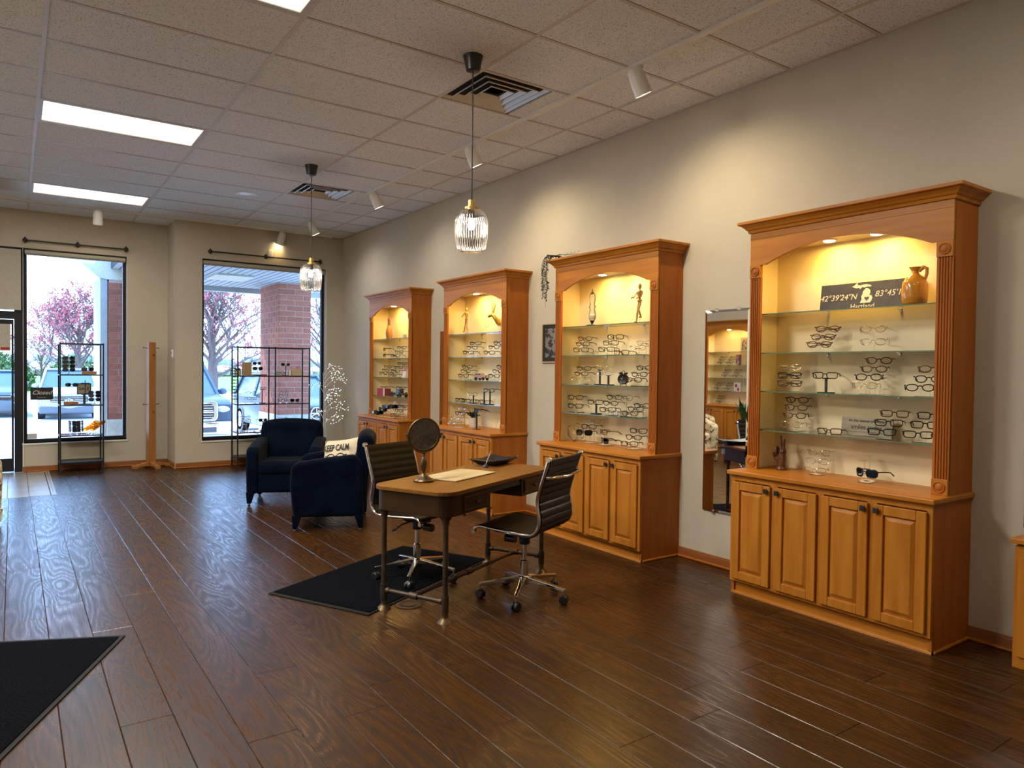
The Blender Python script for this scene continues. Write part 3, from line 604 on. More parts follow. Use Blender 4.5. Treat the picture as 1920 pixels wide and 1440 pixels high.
CN = {'fblack': 'black', 'fbrown': 'brown', 'silver': 'silver wire', 'gold': 'gold wire', 'fclear': 'crystal', 'fwhite': 'white', 'fred': 'red', 'famber': 'amber', 'fblue': 'blue'}
# item rows: level: list of (side name, riser material, [(y, z)...], [styles], yaw)
B_ = ('rect', 'fblack', 'clear'); N_ = ('rect', 'fbrown', 'clear'); S_ = ('oval', 'silver', 'clear'); G_ = ('oval', 'gold', 'clear'); O_ = ('round', 'fbrown', 'clear'); H_ = ('half', 'fblack', 'clear'); K_ = ('sun', 'fblack', 'dark')
Q_ = ('oval', 'fblack', 'clear'); Z_ = ('oval', 'fbrown', 'clear')
LV = {2: (1.560, 'second shelf down'), 3: (1.310, 'third shelf down'), 4: (1.058, 'lowest glass shelf'), 5: (.80, 'countertop')}
CABN = {'c4': 'nearest cabinet', 'c3': 'hourglass cabinet', 'c2': 'hare head cabinet', 'c1': 'farthest cabinet'}
DATA = {
 'c4': [(2, 'left', [(-2.838, 1.703), (-2.807, 1.654), (-2.783, 1.609)], [Z_, Z_, Z_]), (2, 'right', [(-3.12, 1.691), (-3.122, 1.617)], [G_, S_]),
        (3, 'left', [(-2.582, 1.466), (-2.579, 1.414), (-2.581, 1.363)], [S_, B_, N_]), (3, 'middle', [(-2.827, 1.418)], [B_]), (3, 'right', [(-3.159, 1.508), (-3.132, 1.459), (-3.101, 1.412), (-3.077, 1.362)], [Z_, Z_, Q_, G_]),
        (3, 'far right', [(-3.457, 1.461), (-3.437, 1.406), (-3.39, 1.358)], [Z_, Q_, Q_]),
        (4, 'left', [(-2.64, 1.259), (-2.634, 1.211), (-2.623, 1.159), (-2.598, 1.099)], [Q_, Z_, Z_, G_]), (4, 'lying', [(-2.862, 1.076)], [N_]), (4, 'right', [(-3.254, 1.206), (-3.222, 1.152), (-3.183, 1.097)], [N_, B_, B_]),
        (4, 'far right', [(-3.458, 1.206), (-3.423, 1.154), (-3.385, 1.098)], [B_, B_, B_]), (5, 'left', [(-2.802, .938), (-2.788, .883), (-2.768, .824)], [G_, S_, G_]), (5, 'single', [(-3.12, .856)], [('sun', 'fblack', 'bluel')])],
 'c3': [(2, 'left', [(-.567, 1.708), (-.539, 1.662), (-.511, 1.611)], [Z_, Q_, N_]), (2, 'lying', [(-.661, 1.580)], [S_]), (2, 'middle', [(-.951, 1.711), (-.894, 1.663), (-.843, 1.611)], [B_, B_, B_]), (2, 'lying right', [(-1.024, 1.581)], [N_]), (2, 'right', [(-1.289, 1.654), (-1.213, 1.617)], [G_, S_]),
        (3, 'left', [(-.558, 1.447), (-.523, 1.4), (-.488, 1.355)], [Z_, Z_, G_]), (3, 'middle', [(-.786, 1.453), (-.827, 1.408)], [G_, S_]), (3, 'right', [(-1.293, 1.456), (-1.235, 1.404), (-1.172, 1.36)], [Q_, Q_, Q_]),
        (4, 'left', [(-.447, 1.19), (-.442, 1.114)], [B_, B_]), (4, 'middle', [(-.711, 1.159)], [B_]), (4, 'right', [(-.949, 1.21), (-.905, 1.159), (-.867, 1.103)], [Q_, Q_, B_]), (4, 'clear right', [(-1.082, 1.211)], [('round', 'fclear', 'clear')]), (4, 'lying', [(-1.016, 1.080)], [('rect', 'fclear', 'clear')]), (4, 'far right', [(-1.27, 1.155), (-1.199, 1.125), (-1.134, 1.087)], [Q_, Q_, Q_]),
        (5, 'left', [(-.687, .997), (-.632, .943), (-.57, .887)], [('rect', 'fclear', 'clear'), B_, K_]), (5, 'middle', [(-.818, .911), (-.833, .84)], [N_, K_]), (5, 'right', [(-1.233, .952), (-1.18, .896), (-1.133, .84)], [B_, Q_, B_])],
 'c2': [(2, 'left', [(1.241, 1.708), (1.311, 1.663), (1.388, 1.612)], [H_, H_, H_]), (2, 'right', [(.78, 1.703), (.879, 1.661), (.964, 1.606)], [Q_, Q_, Q_]), (3, 'left', [(1.407, 1.454), (1.44, 1.406), (1.485, 1.356)], [Q_, Q_, Q_]), (3, 'right', [(.72, 1.456), (.80, 1.411), (.87, 1.362)], [Q_, Q_, Q_]),
        (4, 'leftmost lying', [(1.561, 1.083)], [B_]), (4, 'lying left', [(1.42, 1.083)], [B_]), (4, 'middle', [(1.29, 1.158)], [S_]), (4, 'lying right', [(1.136, 1.083)], [N_]), (4, 'right', [(.961, 1.209)], [Q_]),
        (5, 'left', [(1.163, 1.011), (1.228, .957), (1.31, .90), (1.388, .843)], [S_, Q_, S_, S_]), (5, 'right', [(.998, .999)], [('sun', 'fblack', 'bluel')])],
 'c1': [(2, 'left', [(3.549, 1.682), (3.548, 1.603)], [Q_, Q_]), (2, 'right', [(3.034, 1.694), (3.11, 1.64), (3.22, 1.593)], [B_, B_, B_]), (3, 'left', [(3.445, 1.446), (3.511, 1.402), (3.577, 1.359)], [Q_, Q_, Q_]), (3, 'right', [(3.03, 1.488), (3.122, 1.44), (3.216, 1.391), (3.312, 1.34)], [H_, H_, H_, H_]),
        (4, 'left', [(3.54, 1.165)], [Q_]), (4, 'right', [(3.055, 1.172)], [B_]),
        (5, 'row', [(2.857, .95), (2.965, .945), (3.075, .933), (3.18, .90), (3.30, .852), (3.40, .84)], [K_] * 6), (5, 'tall', [(2.76, .998)], [S_]), (5, 'right', [(2.62, .962), (2.70, .905), (2.82, .846)], [Q_, Q_, Q_])]}
ORD = ['top', 'second', 'third', 'fourth', 'fifth', 'sixth']
def stand_acrylic(cx, pts, z0, lab, grp, axis='y', step=.03):
    """acrylic riser: base plate, one rod and one rest per pair of glasses; pts = [(position along the shelf, z)...]"""
    ys_ = [p[0] for p in pts]; c = sum(ys_) / len(ys_); n = len(pts)
    t = T('display_riser', lab, 'display stand', (cx, c, z0) if axis == 'y' else (c, cx, z0), 0 if axis == 'y' else -PI / 2, grp)
    h = (max(ys_) - min(ys_)) / 2 + .03
    MB().box(-.035, .055, -h, h, 0, .004).build('base_plate', MT['acry'], t)
    for k, (a, z) in enumerate(pts):
        l = a - c; zz = z - z0; dx = (step - 2 * step * k / (n - 1)) if n > 1 else 0
        if zz > .03: MB().tube([(dx + .014, l, .003), (dx + .014, l, zz - .006)], .0028, 6).build('rod', MT['acry'], t)
        MB().box(dx - .012, dx + .020, l - .02, l + .02, max(zz - .008, .004), max(zz - .004, .008)).build('rest', MT['acry'], t)
    return t
def tstand(cx, a, z0, h, lab, axis='y', w_=.09):
    t = T('display_stand', lab, 'display stand', (cx, a, z0) if axis == 'y' else (a, cx, z0), 0 if axis == 'y' else PI / 2)
    MB().box(-.025, .025, -w_ / 2, w_ / 2, 0, .006).build('base_plate', MT['black'], t); MB().box(-.006, .006, -.006, .006, .006, h - .015).build('post', MT['black'], t); MB().box(-.006, .006, -.022, .022, h - .022, h - .015).build('cradle', MT['black'], t); return t
TST = {('c4', 3, 'middle'), ('c3', 4, 'middle'), ('c2', 4, 'middle'), ('c2', 4, 'right'), ('c2', 5, 'right'), ('c3', 3, 'middle')}
for cab, rows in DATA.items():
    for (lv, side, pts, st) in rows:
        z0, ln = LV[lv]; n = len(pts); X = 3.94
        if lv == 5 and cab in ('c2', 'c1'): X = 3.75
        if (cab, lv, side) == ('c2', 5, 'right'): X = 3.80
        if (cab, lv, side) == ('c4', 5, 'single'): X = 3.90
        lying = 'lying' in side
        fold = 'fold' if (lv in (2, 3) and cab in ('c4',) and side == 'left') else 'back'
        for k, ((y, z), s_) in enumerate(zip(pts, st)):
            # stair risers step towards the wall as they rise
            xx = X if n == 1 else X - .03 + .06 * (n - 1 - k) / max(n - 1, 1)
            yy = y + (y + 5.334) * (xx - X) / (X + .161) if n > 1 else y
            zz = 1.434 + (z - 1.434) * (xx + .161) / (X + .161) if n > 1 else z
            col = CN[s_[1]]; kind = 'sunglasses' if s_[2] != 'clear' else 'eyeglasses'
            sh_ = {'rect': 'rectangular', 'oval': 'oval', 'round': 'round', 'half': 'slim', 'cat': 'cat-eye', 'sun': 'wide'}[s_[0]]
            if lying: lab = f'{col} {sh_} {kind} {side}, {ln} of {CABN[cab]}'
            elif n == 1: lab = f'{col} {sh_} {kind} alone on {side} stand, {ln} of {CABN[cab]}'
            else: lab = f'{col} {sh_} {kind}, {ORD[k]} on {side} stand, {ln}, {CABN[cab]}'
            lens = s_[2]
            yaw = PI + .42 + (.06 * math.sin(k * 2.1 + len(pts)) if n > 1 else (-.2 if lying else 0))
            if (cab, lv, side) == ('c4', 5, 'single'): yaw = PI - .25
            if (cab, lv, side) in (('c3', 5, 'middle'), ('c2', 5, 'right'), ('c1', 2, 'left')): yaw = PI - .35
            glasses(s_[0], s_[1], lens, fold if not lying else 'back', (xx, yy, zz), yaw, lab, f'eyewear on the {ln} of the {CABN[cab]}', sc=1.06)
            pts[k] = (yy, zz)
        if lying: continue
        if (cab, lv, side) in TST:
            for k, (y, z) in enumerate(pts):
                tstand(X + .012, y, z0, z - z0, f'black T-shaped display stand{(" taller" if k == 0 else " shorter") if n > 1 else ""} on {side} of {ln}, {CABN[cab]}')
        else:
            stand_acrylic(X, pts, z0, f'clear acrylic eyewear riser, {side} one on {ln} of {CABN[cab]}', None)
# taller empty acrylic holder behind the blue-lens sunglasses
stand_acrylic(3.95, [(-3.09, .955), (-3.09, .93)], .80, 'clear empty eyewear holder behind the blue mirrored sunglasses', None)

# ================================================================== ornaments in the cabinets
def sign_board(loc, w_, h, mat, lab, rz, lean=.12, t_=.012):
    t = T('sign', lab, 'sign', loc, rz); m = Matrix.Rotation(-lean, 4, 'Y')
    MB().box(-t_, 0, -w_ / 2, w_ / 2, 0, h).xf(m).build('board', mat, t, bevel=.001); return t, m
def stext(t, m, body, size, mat, y, z, shear=0, sx=1, bold=0):
    p = m @ Vector((.0008, y, z)); o = text('lettering', body, size, mat, t, p, (0, 0, 0), .0006, shear, sx=sx, bold=bold)
    o.matrix_local = Matrix.Translation(p) @ m @ Matrix.Rotation(PI / 2, 4, 'Z') @ Matrix.Rotation(PI / 2, 4, 'X') @ Matrix.Diagonal((sx, 1, 1, 1)); return o
t, m = sign_board((3.985, -3.045, 1.815), .585, .165, MT['signb'], 'long black coordinates board with a pale state map', PI)
stext(t, m, '42°39\'24"N', .050, MT['signw'], -.175, .078, .2); stext(t, m, '83°45\'10"', .050, MT['signw'], .150, .086, .2); stext(t, m, 'Hartland', .042, MT['signw'], -.02, .018, .05)
def mapshape(pts, name): 
    mm = MB().prism([(a, b) for a, b in pts], 'x', .0, .0016).xf(m); mm.build(name, MT['signw'], t)
c_ = lambda L_, ox, oz, s_: [(ox + a * s_, oz + b * s_) for a, b in L_]
mapshape(c_([(0, 0), (4.5, 0), (5.2, 1), (5.4, 2.2), (4.8, 3.4), (4.3, 3.0), (4.0, 3.6), (4.4, 4.4), (4.2, 5.6), (3.2, 6.4), (2.2, 6.6), (1.8, 6.0), (1.0, 5.2), (.9, 4.0), (.4, 3.0), (.7, 1.6)], -.035, .038, .0135), 'state_map_lower')
mapshape(c_([(-4.2, 7.6), (-3.2, 8.0), (-1.6, 9.6), (-1.9, 8.4), (-.6, 7.9), (.8, 8.2), (2.2, 8.3), (3.6, 8.0), (4.6, 7.6), (4.4, 7.1), (2.6, 7.2), (1.4, 6.8), (.4, 7.2), (-.4, 6.2), (-1.0, 6.9), (-2.4, 6.8)], -.035, .038, .0135), 'state_map_upper')
mm = MB().prism(c_([(2.9, .9), (3.9, 2.0), (3.8, 2.5), (3.3, 2.6), (2.9, 2.2), (2.5, 2.6), (2.0, 2.5), (1.9, 2.0)], -.035, .038, .0135), 'x', .0016, .003).xf(m); mm.build('heart', MT['signb'], t)
t = T('ceramic_jug', 'glazed amber stoneware jug beside the black coordinates board', 'jug', (3.93, -3.355, 1.815))
MB().lathe([(.0001, 0), (.052, 0), (.062, .01), (.066, .05), (.066, .10), (.062, .125), (.046, .15), (.024, .168), (.018, .18), (.020, .19), (.032, .208), (.030, .208), (.014, .186), (.0001, .18)], n=36).build('jug_body', MT['glaze'], t, smooth=True)
MB().tube([(0, -.02, .185), (0, -.045, .205), (0, -.062, .195), (0, -.062, .165), (0, -.048, .125), (0, -.054, .115)], [.010, .011, .010, .009, .009, .008], 10).build('jug_handle', MT['glaze'], t, smooth=True)
t, m = sign_board((4.01, -3.05, 1.059), .31, .112, MT['signg'], 'weathered grey wooden board about smiles leaning at the back', PI)
stext(t, m, 'be the reason someone', .023, MT['ink'], 0, .09, .1); stext(t, m, 'smiles today', .038, MT['ink'], 0, .052, 0); MB().box(.0, .001, -.14, .14, .022, .0235).xf(m).build('underline', MT['ink'], t)
# carved wooden hand, two fingers raised
t = T('carved_hand', 'dark wooden hand figure raising two fingers, on the countertop', 'figurine', (3.93, -2.54, .801), PI)
me = bpy.data.meshes.new('hand_carving')
hv = [(0, 0, 0), (0, 0, .04), (0, 0, .085), (0, -.018, .115), (0, .0, .122), (0, .018, .115), (.0, -.030, .105), (-.0, -.004, .155), (0, -.006, .19), (0, -.007, .222), (0, .014, .15), (0, .018, .182), (0, .021, .208), (.008, -.026, .143), (.026, -.024, .148), (.034, -.020, .128), (.028, -.018, .11), (.008, .026, .135), (.024, .026, .132), (.028, .024, .112), (.010, -.038, .075), (.024, -.042, .10), (.034, -.028, .118), (.036, -.010, .122)]
he = [(0, 1), (1, 2), (2, 3), (2, 4), (2, 5), (3, 6), (4, 7), (7, 8), (8, 9), (5, 10), (10, 11), (11, 12), (3, 13), (13, 14), (14, 15), (15, 16), (5, 17), (17, 18), (18, 19), (2, 20), (20, 21), (21, 22), (22, 23)]
me.from_pydata(hv, he, []); me.materials.append(MT['woodd']); ho = bpy.data.objects.new('hand_carving', me); COL.objects.link(ho); ho.parent = t
sk = ho.modifiers.new('skin', 'SKIN'); sk.use_smooth_shade = True
rad = [(.028, .034), (.022, .026), (.020, .033), (.017, .016), (.017, .015), (.016, .015), (.010, .010), (.0095, .0095), (.009, .009), (.0075, .0075), (.009, .009), (.0085, .0085), (.007, .007)] + [(.0095, .0095), (.009, .009), (.0085, .0085), (.007, .007)] + [(.009, .009), (.0085, .0085), (.007, .007)] + [(.013, .013), (.011, .011), (.0095, .0095), (.008, .008)]
for i, v in enumerate(me.skin_vertices[0].data): v.radius = rad[i]; v.use_root = (i == 0)
sb = ho.modifiers.new('sub', 'SUBSURF'); sb.levels = 2; sb.render_levels = 2
MB().lathe([(.0001, 0), (.034, 0), (.036, .004), (.034, .012), (.027, .022), (.0001, .022)], n=20).build('wrist_base', MT['woodd'], t, smooth=True)
def mannequin(loc, lab, rz, pose, sc=1.0):
    t = T('artist_mannequin', lab, 'figurine', loc, rz); t.scale = (sc, sc, sc); Wd = MT['wood']
    MB().ball((0, 0, .272), (.014, .014, .021), 14, 9).build('head', Wd, t, smooth=True); MB().tube([(0, 0, .24), (0, 0, .255)], .005).build('neck', Wd, t)
    MB().lathe([(.0001, .19), (.014, .192), (.022, .215), (.024, .232), (.014, .243), (.0001, .245)], n=16).build('chest', Wd, t, smooth=True); MB().ball((0, 0, .181), (.011, .011, .010)).build('waist', Wd, t, smooth=True)
    MB().lathe([(.0001, .150), (.012, .152), (.019, .162), (.016, .172), (.0001, .176)], n=16).build('pelvis', Wd, t, smooth=True)
    for nm, j in pose.items():
        r0 = .0072 if 'leg' in nm else .0052
        for a in range(len(j) - 1):
            A, B2 = Vector(j[a]), Vector(j[a + 1]); MB().tube([A, A.lerp(B2, .25), A.lerp(B2, .8), B2], [r0 * .7, r0 * 1.15, r0 * .85, r0 * .6], 10).ball(B2, r0 * .85, 8, 6).build(nm.split('#')[0], Wd, t, smooth=True)
        e = Vector(j[-1])
        MB().ball(e + Vector((.008 if 'leg' in nm else 0, 0, -.003)), (.016, .007, .006) if 'leg' in nm else (.006, .005, .010), 10, 6).build('foot' if 'leg' in nm else 'hand', Wd, t, smooth=True)
    MB().lathe([(.0001, -.026), (.030, -.026), (.030, -.018), (.0001, -.018)], n=24).build('base_disc', Wd, t, smooth=True) if lab.endswith('disc') else None
    MB().tube([(-.004, 0, 0), (-.004, 0, .155)], .0016, 6).build('support_wire', MT['steel'], t)
mannequin((3.93, 1.417, 1.816), 'jointed wooden mannequin striding, beside the golden hare head', PI, {'arm#a': [(0, -.024, .235), (0, -.055, .222), (.0, -.092, .198)], 'arm#b': [(0, .024, .235), (0, .045, .205), (0, .075, .168)], 'leg#a': [(0, -.012, .155), (0, -.028, .09), (0, -.048, .030)], 'leg#b': [(0, .012, .155), (.004, .018, .085), (-.004, .030, .012)]})
mannequin((3.93, -1.235, 1.816), 'jointed wooden mannequin at the right side of the hourglass cabinet', PI, {'arm#a': [(0, -.024, .235), (.012, -.046, .195), (.02, -.065, .192)], 'arm#b': [(0, .024, .235), (.01, .026, .195), (.03, .0, .185)], 'leg#a': [(0, -.010, .155), (.006, -.016, .085), (0, -.030, .010)], 'leg#b': [(0, .012, .155), (.02, .010, .095), (-.01, .006, .045)]}, 1.06)
# hare head
t = T('hare_head_bust', 'golden hare head with tall ears hanging at the back', 'figurine', (4.05, .985, 1.99), PI); GO = MT['goldp']
MB().lathe([(.040, 0), (.042, .006), (.03, .012), (.0001, .014)], (0, .035, -.06), 24, 'x').build('plaque', GO, t, smooth=True)
MB().tube([(.01, .035, -.075), (.03, .030, -.04), (.05, .015, -.005), (.06, -.006, .018), (.075, -.030, .008), (.085, -.050, -.006)], [.024, .024, .021, .022, .017, .010], 14).build('head', GO, t, smooth=True)
for s in (-1, 1): MB().tube([(.055, s * .010 - .004, .035), (.05, s * .018 - .002, .08), (.045, s * .024, .125), (.04, s * .028 + .002, .155)], [.006, .0085, .007, .0015], 10).build('ear', GO, t, smooth=True)
tag(MB().tube([(3.955 + .012 * math.sin(a), 1.03 + .043 * math.cos(a), 1.945 + .075 * math.sin(a)) for a in [k * PI / 14 for k in range(14, 29)]] , .0016, 6).build('beaded_chain', MT['brass'], smooth=True), 'thin brass chain looped under the golden hare head', 'chain')
# hourglass
t = T('hourglass', 'hourglass in an ornate dark iron stand on the top glass shelf', 'hourglass', (3.93, -.668, 1.816)); I_ = MT['black']
MB().lathe([(.0001, 0), (.048, 0), (.048, .006), (.02, .010), (.0001, .011)], n=28).build('base_disc', I_, t, smooth=True)
MB().lathe([(.0001, .045), (.02, .05), (.030, .075), (.028, .105), (.012, .145), (.004, .163), (.012, .182), (.027, .215), (.029, .245), (.018, .268), (.0001, .272)], n=28).build('glass_bulbs', MT['clear'], t, smooth=True)
MB().lathe([(.0001, .052), (.019, .055), (.026, .075), (.025, .09), (.012, .099), (.0001, .101)], n=20).build('sand', MT['sand'], t, smooth=True)
for s in (-1, 1): MB().tube([(0, 0, .012), (0, s * .012, .022), (0, s * .038, .062), (0, s * .040, .10), (0, s * .028, .135), (0, s * .032, .163), (0, s * .025, .185), (0, s * .034, .22), (0, s * .034, .26), (0, s * .014, .285), (0, 0, .302)], .0034, 8).tube([(0, s * .032, .163), (0, s * .043, .163)], .004, 6).build('scroll_bar', I_, t, smooth=True)
MB().lathe([(.0001, .01), (.006, .02), (.012, .034), (.018, .046), (.0001, .046)], n=16).lathe([(.0001, .272), (.012, .27), (.009, .288), (.003, .30), (.006, .308), (.0001, .32)], n=12).build('finial', I_, t, smooth=True)
# alarm clock
t = T('alarm_clock', 'black twin-bell alarm clock on the third glass shelf', 'clock', (3.93, -1.062, 1.311), PI + .35)
MB().lathe([(.040, -.02), (.043, -.015), (.043, .018), (.040, .022), (.037, .020)], (0, 0, .052), 32, 'x').build('case', MT['blackp'], t, smooth=True); MB().lathe([(.037, .019), (.0001, .019)], (0, 0, .052), 32, 'x').build('dial', MT['ink'], t)
MB().lathe([(.034, .0192), (.034, .0197), (.031, .0197)], (0, 0, .052), 32, 'x').bar((.021, 0, .052), (.021, -.012, .062), .0025, .001, (1, 0, 0)).bar((.021, 0, .052), (.021, .004, .075), .002, .001, (1, 0, 0)).build('hands', MT['silver'], t)
for s in (-1, 1): MB().ball((0, s * .022, .100), (.016, .017, .011), 12, 8).tube([(0, s * .02, .09), (0, s * .022, .1)], .003).build('bell', MT['blackp'], t, smooth=True); MB().tube([(0, s * .018, .02), (0, s * .028, 0)], .003, 6).build('foot', MT['blackp'], t)
MB().tube([(0, -.02, .108), (0, 0, .122), (0, .02, .108)], .0025, 6).build('handle', MT['blackp'], t, smooth=True)
# wire polyhedron
t = T('wire_polyhedron', 'dark wire geometric ornament on the countertop of the hourglass cabinet', 'ornament', (3.93, -.47, .80)); g_ = (1 + 5 ** .5) / 2; ic = [(0, a, b * g_) for a in (-1, 1) for b in (-1, 1)] + [(a, b * g_, 0) for a in (-1, 1) for b in (-1, 1)] + [(a * g_, 0, b) for a in (-1, 1) for b in (-1, 1)]
rm = Matrix.Rotation(.5, 3, 'X') @ Matrix.Rotation(.36, 3, 'Y'); ic = [rm @ Vector(p) * .0455 for p in ic]; zmin = min(p.z for p in ic); m_ = MB()
for i in range(12):
    for j in range(i): 
        if (ic[i] - ic[j]).length < .095: m_.tube([ic[i] - Vector((0, 0, zmin - .001)), ic[j] - Vector((0, 0, zmin - .001))], .0014, 5)
m_.build('wire_edges', MT['bronze'], t)
# third cabinet: toy jeep, plant
t = T('toy_jeep', 'pinkish toy off-road car on the third glass shelf', 'toy car', (3.93, 1.10, 1.311), PI / 2 + .35); t.scale = (.72, .72, .72); P_ = MT['pink']
MB().prism([(-.11, .03), (-.11, .075), (-.03, .08), (-.02, .105), (.085, .105), (.10, .075), (.10, .03)], 'y', -.045, .045).build('body', P_, t, bevel=.004)
for x, y in ((-.07, -.05), (-.07, .05), (.065, -.05), (.065, .05)): MB().lathe([(.0001, -.01), (.022, -.01), (.025, 0), (.022, .01), (.0001, .01)], (x, y, .025), 16, 'y').build('wheel', MT['tyre'], t, smooth=True)
for s in (-1, 1): MB().box(-.012, .03, s * .0455 - .0006, s * .0455 + .0006, .082, .1).box(.038, .075, s * .0455 - .0006, s * .0455 + .0006, .082, .1).build('side_window', MT['carglass'], t)
MB().box(-.112, -.109, -.03, .03, .04, .065).build('grille', MT['steel'], t)
def potplant(loc, lab, r, h, n, sz, pot='potw', leafm='leafd', spread=.06, lh=.09, cat='plant'):
    t = T('potted_plant', lab, cat, loc); MB().lathe([(.0001, 0), (r * .88, 0), (r * .95, .006), (r, h), (r * .92, h), (r * .9, h - .01), (.0001, h - .012)], n=28).build('pot', MT[pot], t, smooth=True)
    st = MB(); rnd = random.Random(5)
    for k in range(n):
        a = rnd.random() * 2 * PI; e = rnd.uniform(.2, 1); d = Vector((math.cos(a), math.sin(a), 0)) * spread * e; p0 = Vector((0, 0, h - .01)) + d * .3; p1 = p0 + d + Vector((0, 0, lh * (1.15 - e * .7) * rnd.uniform(.6, 1))); st.tube([p0, p0.lerp(p1, .5) + Vector((0, 0, .01)), p1], .0015, 4)
        for q in range(3):
            c = p0.lerp(p1, .5 + q * .25); dr = Vector((rnd.uniform(-1, 1), rnd.uniform(-1, 1), rnd.uniform(.1, .9))).normalized(); sd = dr.cross(Vector((0, 0, 1))).normalized() * sz * .42; nn_ = dr * sz; lf = MB().add([c, c + nn_ * .4 + sd, c + nn_, c + nn_ * .4 - sd, c + nn_ * .45 - Vector((0, 0, sz * .1))], [(0, 1, 4), (1, 2, 4), (2, 3, 4), (3, 0, 4)])
            if k < 24: lf.build('leaf', MT[leafm], t)
            else: st.add(lf.v, lf.f)
    st.build('stems', MT[leafm], t); return t
potplant((3.93, 1.25, .80), 'small dark green plant in a white pot on a countertop', .049, .105, 26, .035)
tstand(3.90, .993, 1.058, .15, 'tall black eyewear stand at the right of the lowest glass shelf, hare head cabinet')
# farthest cabinet
t = T('bowling_pin', 'amber bowling pin with a dark neck on the top glass shelf', 'ornament', (3.93, 3.39, 1.816))
MB().lathe([(.0001, 0), (.034, 0), (.040, .03), (.044, .075), (.038, .12), (.026, .16), (.021, .178)], n=28).build('pin_body', MT['rackw'], t, smooth=True); MB().lathe([(.021, .178), (.0175, .21), (.0185, .24), (.019, .262), (.014, .28), (.0001, .286)], n=24).build('pin_neck', MT['woodd'], t, smooth=True)
t = T('candle', 'small white candle at the right end of the top shelf', 'candle', (3.93, 2.93, 1.815)); MB().lathe([(.0001, 0), (.024, 0), (.024, .045), (.0001, .043)], n=20).build('wax', MT['potw'], t, smooth=True); MB().tube([(0, 0, .043), (0, 0, .053)], .001, 5).build('wick', MT['ink'], t)
t = T('coat_hook_hand', 'small brass ornament hanging above the white candle', 'ornament', (4.077, 2.92, 1.97), PI); MB().tube([(0, 0, .03), (.03, 0, .02), (.04, -.01, -.01), (.03, -.02, -.03), (.02, 0, -.04)], .004, 8).build('hook', MT['brass'], t, smooth=True)
t = T('red_box', 'red and white gift box on the lowest glass shelf', 'box', (3.90, 3.49, 1.059), .15); MB().box(-.05, .05, -.105, .02, 0, .10).build('carton', MT['redp'], t, bevel=.001); MB().box(-.0505, .051, -.105, -.07, .0, .1005).build('white_band', MT['cardw'], t)
MB().box(-.052, .05, .021, .075, 0, .10).build('end_flap', MT['redp'], t, bevel=.001)
t = T('model_car', 'vintage pewter model car on the lowest glass shelf', 'model car', (3.93, 3.08, 1.059), -PI / 2); G2 = MT['gunm']; t.scale = (1.5, 1.2, 1.25)
MB().prism([(-.115, .02), (-.12, .04), (-.03, .045), (-.02, .055), (.04, .055), (.05, .045), (.11, .04), (.115, .02)], 'y', -.028, .028).build('body', G2, t, bevel=.004); MB().prism([(-.025, .05), (-.018, .082), (.045, .082), (.055, .05)], 'y', -.026, .026).build('cabin', G2, t, bevel=.004)
for x, y in ((-.08, -.036), (-.08, .036), (.08, -.036), (.08, .036)):
    MB().lathe([(.014, -.004), (.022, -.005), (.022, .005), (.014, .004)], (x, y, .022), 16, 'y').tube([(x, y, .004), (x, y, .04)], .001, 4).tube([(x - .018, y, .022), (x + .018, y, .022)], .001, 4).build('wheel', MT['tyre'], t, smooth=True); MB().tube([(x - .03, y, .03), (x - .015, y, .05), (x + .01, y, .05), (x + .03, y, .028)], .004, 6).build('fender', G2, t, smooth=True)
t = T('leaning_card', 'white and red card leaning at the right of the third shelf', 'card', (3.90, 2.90, 1.311), PI); m = Matrix.Rotation(-.25, 4, 'Y'); MB().box(-.002, 0, -.04, .04, 0, .13).xf(m).build('card_sheet', MT['cardw'], t); MB().box(0, .001, -.04, .04, .085, .13).xf(m).build('red_strip', MT['redp'], t)
# trailing vine on the second cabinet's crown
t = T('trailing_vine', 'dark trailing vine draped over the far corner of the crown', 'plant', (3.80, -.30, 2.41)); rnd = random.Random(3); ns = 0; st = MB()
strands = []
for k in range(10): a = -.02 + .07 * rnd.random(); b = rnd.uniform(-.02, .05); L_ = rnd.uniform(.12, .42); strands.append([(b, -.10 + rnd.random() * .1, .03), (b - .045, .01 + a, .04), (b - .06, .055 + a, -.02)] + [(b - .06 + rnd.uniform(-.006, .006), .06 + a + rnd.uniform(-.012, .012), -.03 - L_ * q / 5) for q in range(1, 6)])
for k in range(4): strands.append([(-.02, -.02, .03), (-.04 + .01 * k, -.12, .035), (-.03, -.2 - .05 * k, .012), (-.06, -.26 - .05 * k, .03)])
lfm = MB().add([(0, 0, 0), (.004, .008, .003), (0, .019, 0), (-.004, .008, .003)], [(0, 1, 2, 3)]).build('leaf', MT['leafd'], t); cnt = 0
for s_ in strands:
    st.tube(s_, .0012, 4)
    for i in range(len(s_) - 1):
        A, B2 = Vector(s_[i]), Vector(s_[i + 1]); q = max(2, int((B2 - A).length / .012))
        for j in range(q):
            for sgn in (0, 1):
                if cnt >= 300: break
                o = lfm if cnt == 0 else lfm.copy()
                if cnt: COL.objects.link(o)
                o.location = A.lerp(B2, j / q); o.rotation_euler = (rnd.uniform(-1.2, .4), rnd.uniform(-.8, .8), rnd.uniform(0, 6.28)); sc = rnd.uniform(.8, 1.5); o.scale = (sc * 1.4, sc, sc); cnt += 1
st.build('stems', MT['leafd'], t)
